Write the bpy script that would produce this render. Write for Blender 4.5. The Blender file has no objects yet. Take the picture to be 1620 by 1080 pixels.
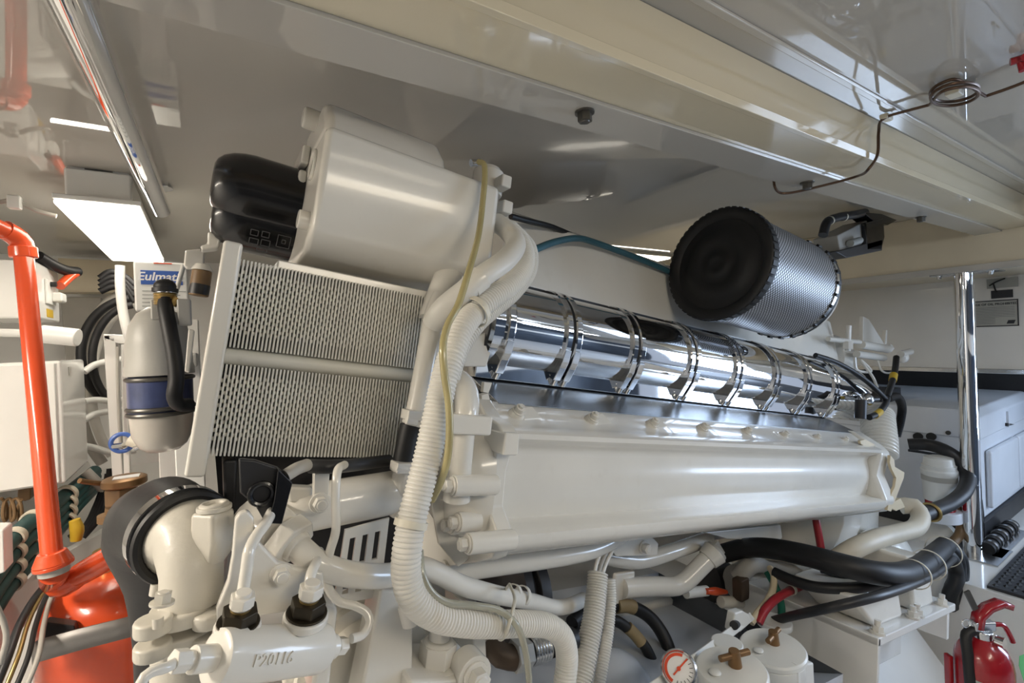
import bpy, bmesh, math, random
from mathutils import Vector, Matrix, noise
random.seed(7)
S = bpy.context.scene
C = S.collection
# ------------------------------------------------------------------ camera
FPX = 754.2
YAW, PITCH, ROLL, TILT = (math.radians(a) for a in (32.78, -.26, -2.25, 10.13))
_f = Vector((math.sin(YAW)*math.cos(PITCH), math.cos(YAW)*math.cos(PITCH), math.sin(PITCH)))
_r0 = Vector((math.cos(YAW), -math.sin(YAW), 0)); _u0 = _r0.cross(_f)
_r = math.cos(ROLL)*_r0 + math.sin(ROLL)*_u0
_u = -math.sin(ROLL)*_r0 + math.cos(ROLL)*_u0
cam = bpy.data.cameras.new('camera'); camo = bpy.data.objects.new('camera', cam); C.objects.link(camo)
cam.sensor_width = 36; cam.lens = FPX/1620*36; cam.clip_start = .01
camo.matrix_world = Matrix(((_r.x, _u.x, -_f.x, 0), (_r.y, _u.y, -_f.y, 0), (_r.z, _u.z, -_f.z, 0), (0, 0, 0, 1)))
S.camera = camo
# ------------------------------------------------------------------ world, lights, exposure
W = bpy.data.worlds.new('world'); S.world = W; W.use_nodes = True
W.node_tree.nodes['Background'].inputs[0].default_value = (.62, .72, .9, 1)
W.node_tree.nodes['Background'].inputs[1].default_value = .6
S.view_settings.view_transform = 'Standard'; S.view_settings.look = 'None'
S.view_settings.gamma = 1; S.view_settings.exposure = .18; S.view_settings.use_curve_mapping = False
def area(name, loc, aim, sx, sy, power, col):
    l = bpy.data.lights.new(name, 'AREA'); l.shape = 'RECTANGLE'; l.size = sx; l.size_y = sy; l.energy = power; l.color = col
    o = bpy.data.objects.new(name, l); C.objects.link(o); o.location = loc
    o.rotation_euler = (Vector(aim)-Vector(loc)).to_track_quat('-Z', 'Y').to_euler(); return o
# assumed daylight through an unseen aft opening, and assumed aisle strip lamps (their housings are built below)
area('assumed_doorway_light', (3.3, -.75, -.2), (0, .2, -.3), .75, 1.0, 30, (.60, .76, 1))  # assumed source out of view, added to cool the right side
area('assumed_aisle_light', (.55, -.62, .325), (.42, .35, -.10), .62, .16, 4.6, (1, .87, .68))  # assumed warm lamp out of view, lights the engine front
area('forward_fill_light', (-.95, .75, .325), (-.95, .8, -1), .16, .62, 24, (1, .89, .75))  # added fill light, brightens the cabinets, hoses and bottle at left
area('assumed_aisle_light', (1.75, -.62, .325), (2.15, .35, -.15), .62, .16, 2.9, (.68, .81, 1))  # assumed cool lamp out of view, lights the aft end

# ------------------------------------------------------------------ geometry helpers
def px(u, v, Y=None, X=None, Z=None):
    """world point seen at pixel (u, v) at a given world depth"""
    d = (u-810)/FPX*_r - (v-540)/FPX*_u + _f
    s = Y/d.y if Y is not None else X/d.x if X is not None else Z/d.z
    return d*s
def dep(p): return p.dot(_f)
CT, ST = math.cos(TILT), math.sin(TILT)
EX, EY, EZ = Vector((CT, 0, -ST)), Vector((0, 1, 0)), Vector((ST, 0, CT))
WX, WY, WZ = Vector((1, 0, 0)), Vector((0, 1, 0)), Vector((0, 0, 1))
def e(x, y, z): return EX*x + EY*y + EZ*z
def el(p): return Vector((p.dot(EX), p.y, p.dot(EZ)))
def pe(u, v, Y): return el(px(u, v, Y))
def basis(a):
    a = a.normalized(); t = Vector((0, 0, 1)) if abs(a.z) < .9 else Vector((1, 0, 0))
    b = a.cross(t).normalized(); return a, b, a.cross(b)
def spline(pts, step):
    """Catmull-Rom through pts resampled at about step; returns points"""
    if len(pts) < 3:
        n = max(1, int((pts[1]-pts[0]).length/step)); return [pts[0].lerp(pts[1], i/n) for i in range(n+1)]
    P = [pts[0]*2-pts[1]] + list(pts) + [pts[-1]*2-pts[-2]]; dense = []
    for i in range(1, len(P)-2):
        p0, p1, p2, p3 = P[i-1:i+3]; L = (p2-p1).length; n = max(2, int(L/max(step*.5, 1e-4)))
        a = max((p1-p0).length, 1e-5)**.5; b = max(L, 1e-5)**.5; c = max((p3-p2).length, 1e-5)**.5
        m1 = (p2-p1 + b*((p1-p0)/a-(p2-p0)/(a+b))); m2 = (p2-p1 + b*((p3-p2)/c-(p3-p1)/(b+c)))
        for k in range(n):
            t = k/n; t2 = t*t; t3 = t2*t
            dense.append((2*t3-3*t2+1)*p1 + (t3-2*t2+t)*m1 + (-2*t3+3*t2)*p2 + (t3-t2)*m2)
    dense.append(pts[-1].copy())
    out = [dense[0]]; acc = 0
    for i in range(1, len(dense)):
        seg = (dense[i]-dense[i-1]); L = seg.length
        while acc+L >= step:
            t = (step-acc)/L if L else 0; p = dense[i-1]+seg*t; out.append(p); dense[i-1] = p; seg = dense[i]-p; L = seg.length; acc = 0
        acc += L
    if (out[-1]-pts[-1]).length > step*.3: out.append(pts[-1].copy())
    return out
class MB:
    def __init__(s): s.v = []; s.f = []; s.uv = {}
    def add(s, vs, fs):
        b = len(s.v); s.v += vs; s.f += [tuple(i+b for i in f) for f in fs]; return s
    def para(s, o, a, b, c):
        vs = [o+a*i+b*j+c*k for k in (0, 1) for j in (0, 1) for i in (0, 1)]
        return s.add(vs, [(0, 2, 3, 1), (4, 5, 7, 6), (0, 1, 5, 4), (2, 6, 7, 3), (0, 4, 6, 2), (1, 3, 7, 5)])
    def box(s, lo, hi): return s.para(Vector(lo), WX*(hi[0]-lo[0]), WY*(hi[1]-lo[1]), WZ*(hi[2]-lo[2]))
    def ebox(s, lo, hi): return s.para(e(*lo), EX*(hi[0]-lo[0]), EY*(hi[1]-lo[1]), EZ*(hi[2]-lo[2]))
    def cbox(s, c, a, b, d):
        return s.para(c-a/2-b/2-d/2, a, b, d)
    def prism(s, poly, ext):
        n = len(poly); vs = [Vector(p) for p in poly]; vs += [p+ext for p in vs[:n]]
        return s.add(vs, [tuple(range(n)), tuple(range(2*n-1, n-1, -1))] + [(i, i+n, (i+1) % n+n, (i+1) % n) for i in range(n)])
    def plate(s, pix, Y, d): return s.prism([px(u, v, Y) for u, v in pix], WY*d)
    def esweep(s, prof, x0, x1): return s.prism([e(x0, y, z) for y, z in prof], EX*(x1-x0))
    def rings(s, cs, ax, rs, n=20, caps=True, closed=False):
        m = len(cs); base = len(s.v); b0 = None
        for i in range(m):
            a = ax[i].normalized()
            if b0 is None: _, b, c = basis(a)
            else:
                b = b0-a*b0.dot(a); b = b.normalized() if b.length > 1e-6 else basis(a)[1]; c = a.cross(b)
            b0 = b
            for k in range(n):
                th = 2*math.pi*k/n; s.v.append(cs[i]+b*(rs[i]*math.cos(th))+c*(rs[i]*math.sin(th)))
        for i in range(m-1):
            for k in range(n):
                k2 = (k+1) % n; f = (base+i*n+k, base+i*n+k2, base+(i+1)*n+k2, base+(i+1)*n+k)
                s.uv[len(s.f)] = ((k/n, i/(m-1)), ((k+1)/n, i/(m-1)), ((k+1)/n, (i+1)/(m-1)), (k/n, (i+1)/(m-1)))
                s.f.append(f)
        if caps:
            s.f.append(tuple(base+k for k in range(n-1, -1, -1))); s.f.append(tuple(base+(m-1)*n+k for k in range(n)))
        return s
    def cyl(s, p0, p1, r0, r1=None, n=24):
        return s.rings([p0, p1], [p1-p0]*2, [r0, r0 if r1 is None else r1], n)
    def lathe(s, o, axis, prof, n=32, caps=True):
        a = axis.normalized(); return s.rings([o+a*z for z, r in prof], [a]*len(prof), [max(r, 1e-4) for z, r in prof], n, caps)
    def tube(s, pts, r, n=14, step=None, corr=0, cut=.14, caps=True):
        rr = r if isinstance(r, (int, float)) else max(r)
        if corr:
            q = spline(pts, corr/3); rs = [rr*(1 if i % 3 else 1-cut) for i in range(len(q))]
        else:
            q = spline(pts, step or max(rr*.7, .004))
            if isinstance(r, (int, float)): rs = [r]*len(q)
            else:
                L = [0]
                for i in range(1, len(pts)): L.append(L[-1]+(pts[i]-pts[i-1]).length)
                rs = []
                for i in range(len(q)):
                    t = i/(len(q)-1)*L[-1]; j = 0
                    while j < len(L)-2 and t > L[j+1]: j += 1
                    w = (t-L[j])/max(L[j+1]-L[j], 1e-6); rs.append(r[j]*(1-w)+r[j+1]*w)
        ax = [q[min(i+1, len(q)-1)]-q[max(i-1, 0)] for i in range(len(q))]
        return s.rings(q, ax, rs, n, caps)
    def hexn(s, p, a, r, h):
        return s.cyl(p, p+a.normalized()*h, r, r, 6)
    def bolt(s, p, a, r, h=None, washer=True):
        a = a.normalized(); h = h or r*1.1
        if washer: s.cyl(p, p+a*h*.25, r*1.35, None, 16); p = p+a*h*.25
        s.hexn(p, a, r, h); return s.cyl(p+a*h*.9, p+a*h*1.12, r*.72, r*.6, 12)
    def ball(s, c, r, sc=(1, 1, 1), n=16):
        prof = [(-math.cos(math.pi*i/(n//2)), math.sin(math.pi*i/(n//2))) for i in range(n//2+1)]
        b = len(s.v); s.lathe(Vector(), WZ, prof, n, False)
        for i in range(b, len(s.v)): q = s.v[i]; s.v[i] = c+Vector((q.x*r*sc[0], q.y*r*sc[1], q.z*r*sc[2]))
        return s
    def ring(s, c, a, R, r, n=28, m=8):
        a, b, d = basis(a); base = len(s.v)
        for i in range(n):
            th = 2*math.pi*i/n; w = b*math.cos(th)+d*math.sin(th)
            for k in range(m):
                ph = 2*math.pi*k/m; s.v.append(c+w*(R+r*math.cos(ph))+a*(r*math.sin(ph)))
        for i in range(n):
            for k in range(m):
                i2 = (i+1) % n; k2 = (k+1) % m; s.f.append((base+i*m+k, base+i2*m+k, base+i2*m+k2, base+i*m+k2))
        return s
    def band(s, c, a, R, w, th, n=40):
        """flat hoop of width w round axis a"""
        a = a.normalized(); base = len(s.v); _, b, d = basis(a)
        for i in range(n):
            q = b*math.cos(2*math.pi*i/n)+d*math.sin(2*math.pi*i/n)
            s.v += [c+q*R-a*w/2, c+q*R+a*w/2, c+q*(R+th)+a*w/2, c+q*(R+th)-a*w/2]
        for i in range(n):
            j = (i+1) % n
            for k in range(4): k2 = (k+1) % 4; s.f.append((base+i*4+k, base+j*4+k, base+j*4+k2, base+i*4+k2))
        return s
WL = {}
def obj(name, mb, mat, parent=None, bevel=0, smooth=35, label=None, bseg=2, kind=None, uv=False):
    me = bpy.data.meshes.new(name)
    lo = Vector((min(v.x for v in mb.v), min(v.y for v in mb.v), min(v.z for v in mb.v)))
    hi = Vector((max(v.x for v in mb.v), max(v.y for v in mb.v), max(v.z for v in mb.v)))
    o0 = Vector(((lo.x+hi.x)/2, (lo.y+hi.y)/2, lo.z))
    me.from_pydata([tuple(v-o0) for v in mb.v], [], mb.f)
    if uv:
        ul = me.uv_layers.new(name='UVMap')
        for p in me.polygons:
            c = mb.uv.get(p.index)
            if c:
                for li, q in zip(p.loop_indices, c): ul.data[li].uv = q
    bm = bmesh.new(); bm.from_mesh(me); bmesh.ops.recalc_face_normals(bm, faces=bm.faces); bm.to_mesh(me); bm.free()
    me.polygons.foreach_set('use_smooth', [True]*len(me.polygons))
    me.set_sharp_from_angle(angle=math.radians(smooth))
    me.materials.append(M[mat]); o = bpy.data.objects.new(name, me); C.objects.link(o)
    if parent is not None: o.parent = parent; o.location = o0-WL[parent.name]
    else: o.location = o0
    WL[o.name] = o0
    if bevel:
        b = o.modifiers.new('bevel', 'BEVEL'); b.width = bevel; b.segments = bseg; b.limit_method = 'ANGLE'; b.angle_limit = math.radians(40)
        b.harden_normals = True
    if label: o['label'] = label
    if kind: o['kind'] = kind
    return o
def tag(o, label, cat, group=None):
    o['label'] = label; o['category'] = cat
    if group: o['group'] = group
    return o
def thing(name, label, cat, loc, group=None):
    o = bpy.data.objects.new(name, None); C.objects.link(o); o.location = loc; o.empty_display_size = .02; WL[o.name] = Vector(loc)
    return tag(o, label, cat, group)
def struct(name, mb, mat, bevel=0, parent=None, **k):
    o = obj(name, mb, mat, parent, bevel, **k)
    if parent is None: o['kind'] = 'structure'
    return o
_dg = None
def text_mb(txt, o, right, up, height, depth=.0004, align='CENTER', bold=0, shear=0):
    cu = bpy.data.curves.new('lettering', 'FONT'); cu.body = txt; cu.size = 1; cu.align_x = align; cu.align_y = 'CENTER'; cu.extrude = .0; cu.offset = bold; cu.shear = shear
    cu.resolution_u = 3
    t = bpy.data.objects.new('lettering', cu); C.objects.link(t); dg = bpy.context.evaluated_depsgraph_get(); dg.update()
    me = bpy.data.meshes.new_from_object(t.evaluated_get(dg)); bpy.data.objects.remove(t); bpy.data.curves.remove(cu)
    right = right.normalized(); up = up.normalized(); mb = MB()
    mb.add([o+right*v.co.x*height+up*v.co.y*height for v in me.vertices], [tuple(p.vertices) for p in me.polygons]); bpy.data.meshes.remove(me)
    return mb
# ------------------------------------------------------------------ materials
M = {}
def mat(name, col, rough=.4, metal=0, spec=.5, coat=0, var=.06, vscale=9, bump=0, bscale=60, emit=0, trans=0, ior=1.45, dirt=None):
    m = bpy.data.materials.new(name); m.use_nodes = True; N = m.node_tree.nodes; L = m.node_tree.links; b = N['Principled BSDF']
    b.inputs['Metallic'].default_value = metal; b.inputs['Roughness'].default_value = rough
    b.inputs['Specular IOR Level'].default_value = spec; b.inputs['Coat Weight'].default_value = coat; b.inputs['Coat Roughness'].default_value = .06
    b.inputs['Transmission Weight'].default_value = trans; b.inputs['IOR'].default_value = ior
    tc = N.new('ShaderNodeTexCoord'); nz = N.new('ShaderNodeTexNoise'); nz.inputs['Scale'].default_value = vscale; nz.inputs['Detail'].default_value = 4
    L.new(tc.outputs['Object'], nz.inputs['Vector'])
    cr = N.new('ShaderNodeValToRGB'); lo = [max(0, c*(1-var)) for c in col]; hi = [min(1, c*(1+var)) for c in col]
    cr.color_ramp.elements[0].position = .3; cr.color_ramp.elements[1].position = .7
    cr.color_ramp.elements[0].color = (*lo, 1); cr.color_ramp.elements[1].color = (*hi, 1)
    L.new(nz.outputs['Fac'], cr.inputs['Fac']); src = cr.outputs['Color']
    if dirt:
        n2 = N.new('ShaderNodeTexNoise'); n2.inputs['Scale'].default_value = dirt[1]; n2.inputs['Detail'].default_value = 8; L.new(tc.outputs['Object'], n2.inputs['Vector'])
        mr = N.new('ShaderNodeMapRange'); mr.inputs['From Min'].default_value = .62; mr.inputs['From Max'].default_value = .75; mr.inputs['To Max'].default_value = dirt[2]
        L.new(n2.outputs['Fac'], mr.inputs['Value']); mx = N.new('ShaderNodeMixRGB'); mx.inputs[2].default_value = (*dirt[0], 1)
        L.new(mr.outputs['Result'], mx.inputs[0]); L.new(src, mx.inputs[1]); src = mx.outputs[0]
    L.new(src, b.inputs['Base Color'])
    if bump:
        n3 = N.new('ShaderNodeTexNoise'); n3.inputs['Scale'].default_value = bscale; L.new(tc.outputs['Object'], n3.inputs['Vector'])
        bp = N.new('ShaderNodeBump'); bp.inputs['Strength'].default_value = bump; bp.inputs['Distance'].default_value = .002
        L.new(n3.outputs['Fac'], bp.inputs['Height']); L.new(bp.outputs['Normal'], b.inputs['Normal'])
    if emit:
        b.inputs['Emission Color'].default_value = (*col, 1); b.inputs['Emission Strength'].default_value = emit
    M[name] = m; return m
mat('paint', (.74, .715, .655), .22, coat=.35, bump=.05, bscale=35, var=.03, dirt=((.5, .44, .34), 30, .12))
mat('cast', (.60, .57, .50), .38, coat=.1, bump=.18, bscale=180, var=.05, dirt=((.38, .33, .25), 22, .3))
mat('fin', (.70, .685, .62), .4, var=.05, dirt=((.3, .27, .2), 40, .35))
mat('wall', (.78, .77, .74), .16, coat=.3, var=.02)
mat('gloss', (.46, .435, .39), .018, spec=.9, var=.02, vscale=2)
mat('gloss_beam', (.66, .585, .43), .1, coat=.4, var=.02, vscale=2)
mat('panel_dark', (.05, .065, .09), .35, var=.2)
mat('beige', (.66, .58, .43), .35, var=.04)
mat('floor', (.55, .56, .57), .35, var=.06)
mat('tan', (.28, .21, .11), .6, var=.2)
mat('bilge', (.55, .59, .65), .22, coat=.3, var=.06, vscale=4)
mat('chrome', (.82, .83, .85), .035, 1, bump=.02, bscale=14, var=.02)
mat('strapsteel', (.22, .21, .20), .45, .5, var=.1)
mat('rust', (.075, .05, .032), .5, .3, var=.3)
mat('steel', (.62, .63, .64), .22, 1, var=.06)
mat('brushed', (.30, .31, .32), .26, 1, var=.12, vscale=22)
mat('darksteel', (.10, .095, .085), .35, .6, var=.2)
mat('rubber', (.011, .011, .012), .5, var=.25, bump=.1)
mat('black', (.010, .010, .011), .22, coat=.2, var=.1)
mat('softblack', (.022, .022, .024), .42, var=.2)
mat('orange', (.68, .085, .026), .22, coat=.35, var=.06, dirt=((.55, .05, .02), 18, .4))
mat('red', (.30, .009, .016), .25, coat=.4, var=.06)
mat('redhose', (.36, .02, .03), .4)
mat('bluelabel', (.06, .13, .42), .35, var=.05)
mat('navyband', (.05, .065, .15), .28, var=.25, vscale=30)
mat('plastic', (.72, .70, .645), .42, var=.05, dirt=((.55, .45, .27), 16, .35))
mat('white_plastic', (.74, .74, .71), .3, var=.03)
mat('cream', (.63, .53, .36), .45, var=.05)
mat('greyhose', (.42, .40, .36), .5, var=.1)
mat('beigehose', (.60, .54, .43), .45, var=.08)
mat('greenhose', (.018, .060, .058), .5, var=.2)
mat('tealhose', (.03, .10, .13), .5, var=.2)
mat('green', (.01, .14, .085), .4)
mat('brass', (.42, .30, .12), .35, .8, var=.2)
mat('bronze', (.24, .135, .06), .4, .55, var=.2)
mat('brown', (.20, .12, .055), .5, var=.3)
mat('olive', (.42, .36, .17), .22, coat=.4, var=.15, vscale=14)
mat('cleartube', (.62, .60, .48), .12, trans=.55, coat=.3, var=.06)
mat('yellow', (.55, .36, .03), .45)
mat('greycast', (.40, .39, .36), .4, var=.08, bump=.1, bscale=160)
mat('bowl', (.62, .58, .52), .2, trans=.25, var=.1)
mat('dark', (.02, .02, .02), .6)
mat('hexbronze', (.045, .036, .024), .35, .7, var=.3)
mat('print_grey', (.26, .26, .26), .5)
mat('print_faint', (.10, .10, .105), .5)
mat('print_dark', (.03, .03, .035), .5)
mat('print_white', (.8, .8, .8), .5)
mat('print_red', (.7, .08, .03), .5)
mat('placard', (.42, .42, .38), .4)
mat('label_grey', (.35, .36, .34), .5)
mat('taggreen', (.16, .62, .28), .5)
mat('copper', (.10, .06, .04), .35, .6, var=.2)
mat('ties', (.70, .66, .55), .45)
mat('lamp_warm', (1, .93, .80), .4, emit=9)
mat('lamp_cool', (.86, .92, 1), .4, emit=9)
mat('gen', (.68, .71, .76), .3, var=.03)
def mesh_material():
    m = bpy.data.materials.new('mesh_metal'); m.use_nodes = True; N = m.node_tree.nodes; L = m.node_tree.links; b = N['Principled BSDF']
    uv = N.new('ShaderNodeUVMap'); sx = N.new('ShaderNodeSeparateXYZ'); L.new(uv.outputs[0], sx.inputs[0])
    def mth(op, a, v2=None):
        n = N.new('ShaderNodeMath'); n.operation = op
        for i, x in enumerate((a, v2)):
            if x is None: continue
            if isinstance(x, (int, float)): n.inputs[i].default_value = x
            else: L.new(x, n.inputs[i])
        return n.outputs[0]
    A = mth('MULTIPLY', sx.outputs[0], 2*math.pi*84); B = mth('MULTIPLY', sx.outputs[1], 2*math.pi*30)
    h = mth('ADD', mth('SINE', mth('ADD', A, B)), mth('SINE', mth('SUBTRACT', A, B)))
    hole = mth('GREATER_THAN', h, -.15)
    mx = N.new('ShaderNodeMixRGB'); mx.inputs[1].default_value = (.50, .51, .53, 1); mx.inputs[2].default_value = (.045, .046, .05, 1)
    L.new(hole, mx.inputs[0]); L.new(mx.outputs[0], b.inputs['Base Color'])
    L.new(mth('SUBTRACT', .7, mth('MULTIPLY', hole, .55)), b.inputs['Metallic']); b.inputs['Roughness'].default_value = .45
    bp = N.new('ShaderNodeBump'); bp.inputs['Strength'].default_value = .5; bp.inputs['Distance'].default_value = .001; bp.invert = True
    L.new(hole, bp.inputs['Height']); L.new(bp.outputs[0], b.inputs['Normal']); M['mesh_metal'] = m
mesh_material()
def PT(pts): return [px(*p) for p in pts]
def pr(w, p): return w/2*dep(p)/FPX     # radius of something w pixels wide at point p
def hose(name, pts, w, mt, label=None, cat=None, parent=None, corr=0, cut=.14, group=None, n=14):
    q = PT(pts); mid = q[len(q)//2]
    r = pr(w, mid) if isinstance(w, (int, float)) else [pr(a, b) for a, b in zip(w, q)]
    o = obj(name, MB().tube(q, r, n, corr=corr, cut=cut), mt, parent)
    if parent is None: tag(o, label, cat, group)
    elif label: o['label'] = label
    return o
# ================================================================== SETTING
CZ = .43; BZ = .33
b1 = px(1222, 281.5, Z=BZ).y; b0 = px(1300, 222, Z=BZ).y
struct('ceiling', MB().box((-1.5, -1.7, CZ), (3.6, 3.2, CZ+.05)), 'gloss')
XS = px(1594, 382, Z=BZ).x                      # aft end of the beam
beam = struct('trim_1', MB().prism([Vector((-1.5, b0, BZ)), Vector((-1.5, b1, BZ)), Vector((-1.5, b1, CZ)), Vector((-1.5, b0+.012, CZ))], WX*(XS+1.5)), 'gloss_beam', .002)
beam['label'] = 'glossy cream overhead beam running along the ceiling'
s0 = px(922, 150, Z=BZ).y
obj('flange', MB().box((-1.5, s0, BZ-.006), (XS, b1+.002, BZ)), 'gloss', beam, .001)
obj('lip', MB().box((-1.5, b0-.006, BZ-.004), (XS, b0+.004, BZ+.01)), 'gloss_beam', beam, .001)
for u, v in ((925, 181), (1277, 291), (1457, 345)):
    p = px(u, v, Z=BZ-.01); obj('bolt', MB().bolt(Vector((p.x, p.y, BZ-.006)), -WZ, .0105), 'darksteel', beam)
# near ceiling panel seam
sy = px(1440, 185, Z=CZ).y
struct('trim_2', MB().box((-1.5, sy-.006, CZ-.006), (XS+.1, sy+.006, CZ)), 'gloss', .002)
# aft transverse soffit and bulkhead
FLZ = -.9; POLEX = px(1540, 872, Z=FLZ).x
SZ = px(1531, 430, X=POLEX).z
struct('wall_aft', MB().box((2.95, .0, -.22), (3.0, 3.2, CZ)).box((2.95, -.2, -.22), (3, 0, CZ)).box((2.95, -1.7, .12), (3, -.2, CZ)), 'wall')  # inboard opening under the header is assumed, left for the added daylight
struct('trim_3', MB().box((POLEX-.03, -.3, SZ), (2.95, 3.2, CZ)), 'beige', .003)
struct('trim_4', MB().box((POLEX-.045, -.3, SZ-.002), (POLEX-.03, 3.2, SZ+.022)), 'gloss', .002)
struct('wall_hull', MB().prism([Vector((-1.5, 2.75, CZ)), Vector((-1.5, 2.75, -.5)), Vector((-1.5, 1.9, -1.3)), Vector((-1.5, 3.2, -1.3)), Vector((-1.5, 3.2, CZ))], WX*5.1), 'wall')
struct('wall_forward', MB().box((-1.5, -1.7, -1.3), (-1.45, 3.2, CZ)), 'wall')
struct('wall_inboard', MB().box((-1.5, -1.75, -1.3), (3.6, -1.7, CZ)), 'panel_dark')  # unseen wall, coloured dark to be mirrored in the chrome exhaust
struct('trim_reflection', MB().box((-1.5, -1.7, -.25), (3.6, -1.69, -.1)), 'wall')  # unseen white band added for the chrome's reflections
struct('wall_gap_shade', MB().box((3.52, -.2, -.5), (3.55, 3.0, -.15)), 'softblack')  # added black sheet, puts shade into the gap above the generator
struct('wall_far_aft', MB().box((3.6, .3, -1.3), (3.65, 3.2, CZ)), 'wall')
struct('floor', MB().box((-1.5, -1.75, -1.32), (3.65, 3.2, -1.28)), 'floor')
# raised tread on the right with its steel-grey front
sa, sb = px(1535, 925, Z=FLZ), px(1620, 950, Z=FLZ)
struct('floor_tread', MB().box((sa.x, -.5, -1.28), (3.6, 1.15, FLZ)), 'wall', .004)
el_ = lambda u, v, Y: el(px(u, v, Y))
hb = [(Y, el_(1100, v, Y).z-.075) for v, Y in ((1110, .52), (1060, .66), (1012, .80), (990, .87), (950, .97), (900, 1.03), (860, 1.05))]
struct('floor_bilge', MB().esweep(hb+[(1.25, hb[-1][1]), (1.25, hb[0][1]-.05), (.52, hb[0][1]-.05)], .45, 1.32), 'bilge', smooth=60)

# ================================================================== ENGINE
ENG = thing('marine_engine', 'white painted marine diesel engine with chrome exhaust and finned intercooler', 'engine', e(1.0, 1.15, -.62))
zA = lambda u, v, Y: pe(u, v, Y).z
xA = lambda u, v, Y: pe(u, v, Y).x
# block and sump
obj('engine_block', MB().ebox((1.0, .95, -.43), (1.86, 1.40, -.02)), 'paint', ENG, .02)
obj('block_front_shaded', MB().ebox((.08, .95, -.43), (1.0, 1.40, -.02)), 'softblack', ENG, .02)  # front of the block blackened for the shade under the head cover
obj('sump', MB().prism([e(.25, .98, -.60), e(.25, 1.32, -.60), e(.25, 1.25, -.74), e(.25, 1.05, -.74)], EX*1.4), 'paint', ENG, .02)
obj('far_head', MB().ebox((.36, 1.50, -.25), (1.85, 1.74, .0)), 'paint', ENG, .03)
# ---- cylinder head cover
rows = [(654, .705), (667, .682), (680, .655), (684, .640), (688, .624), (694, .614), (701, .615), (706, .628), (711, .648), (722, .654), (745, .648), (768, .646), (792, .650), (807, .654), (814, .640), (821, .615), (830, .601), (842, .601), (850, .612), (854, .635)]
prof = [(Y, zA(1000, v, Y)) for v, Y in rows]
prof2 = prof + [(.90, prof[-1][1]), (.90, prof[0][1])]
xl, xr = xA(806, 760, .62), xA(1392, 740, .62)
cov = obj('head_cover', MB().esweep(prof2, xl, xr), 'paint', ENG, smooth=50)
for u in (820, 938, 1033, 1112, 1181, 1240, 1291, 1335):
    v = 652+(u-820)*.0875; p = px(u, v, .672); a = (EZ*.75-EY*.65)
    mb = MB().cyl(p-a*.016, p+a*.001, .018, .0125, 18)
    mb.cyl(p, p+a*.004, .0118, None, 18).cyl(p+a*.004, p+a*.012, .0088, None, 18).hexn(p+a*.011, a, .0052, .005)
    obj('cover_bolt', mb, 'paint', cov, smooth=40)
# webs beside each bolt
for u in (820, 938, 1033, 1112, 1181, 1240, 1291, 1335):
    p = el(px(u, 652+(u-820)*.0875, .672)); x = p.x
    for sgn in (1,):
        obj('web', MB().prism([e(x+.008, .664, p.z-.010), e(x+.052, .672, p.z-.006), e(x+.040, .690, p.z+.012), e(x+.008, .682, p.z+.008)], EZ*-.008), 'paint', cov, .002)
# left end flange and end casting of the cover
def offs(pr_, d): return [(y-d if y < .7 else y, z+(d if z > -.1 else -d)) for y, z in pr_]
fl = [(.70, zA(1000, 652, .70)), (.665, zA(1000, 672, .665)), (.626, zA(1000, 682, .626)), (.606, zA(1000, 696, .606)), (.620, zA(1000, 715, .620)), (.630, zA(1000, 745, .630)), (.628, zA(1000, 790, .628)), (.60, zA(1000, 818, .60)), (.592, zA(1000, 840, .592)), (.603, zA(1000, 856, .603)), (.64, zA(1000, 860, .64)), (.85, zA(1000, 860, .85)), (.85, zA(1000, 652, .85))]
x0 = xA(776, 800, .62)
capo = obj('cover_end', MB().esweep(fl, x0, xl), 'paint', ENG, .004, smooth=50)
obj('lug', MB().ebox((x0-.002, .598, zA(800, 720, .6)), (xl-.004, .66, zA(800, 684, .6))), 'paint', capo, .003)
# rounded front casting (left of the end flange)
mb = MB()
cz0, cz1 = zA(740, 865, .64), zA(740, 690, .64)
secs = [(x0+.004, 1.0, 0), (x0-.018, .96, .004), (x0-.035, .86, .014), (x0-.05, .66, .03), (x0-.056, .4, .05)]
cy, cz = .70, (cz0+cz1)/2; hy, hz = .082, (cz1-cz0)/2
ring = []
for x, k, sh in secs:
    base = len(mb.v)
    for i in range(24):
        th = 2*math.pi*i/24; c_, s_ = math.cos(th), math.sin(th)
        c_ = math.copysign(abs(c_)**.6, c_); s_ = math.copysign(abs(s_)**.6, s_)
        mb.v.append(e(x, cy+hy*k*c_, cz+hz*k*s_))
    ring.append(base)
for a, b in zip(ring, ring[1:]):
    for i in range(24): j = (i+1) % 24; mb.f.append((a+i, a+j, b+j, b+i))
mb.f.append(tuple(ring[-1]+i for i in range(24))); mb.f.append(tuple(ring[0]+i for i in range(24)))
fc = obj('water_housing', mb, 'paint', ENG, smooth=60)
for u, v, Y, L in ((716, 768, .60, .07), (724, 826, .63, .035), (740, 860, .585, .075), (713, 830, .65, .03)):
    p = px(u, v, Y); m2 = MB().cyl(p, p+EX*L, .0145, None, 20); m2.bolt(p, -EX, .0095)
    obj('bolt_boss', m2, 'paint', fc, .002)
m2 = MB().plate([(690, 760), (735, 770), (752, 835), (748, 880), (725, 897), (694, 860), (683, 800)], .665, .006); obj('bracket_plate', m2, 'paint', ENG, .002)
# coolant elbow above the housing
q = PT([(722, 790, .63), (727, 740, .625), (733, 690, .62), (738, 650, .625), (736, 622, .64), (722, 604, .67), (700, 600, .70)])
el1 = obj('coolant_elbow', MB().tube(q, [pr(w, p) for w, p in zip((44, 38, 36, 40, 44, 44, 44), q)], 20), 'paint', ENG)
p = px(742, 672, .60); obj('collar', MB().cbox(p+EY*.02, EX*.075, EY*.045, EZ*.028), 'paint', el1, .004)
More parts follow.
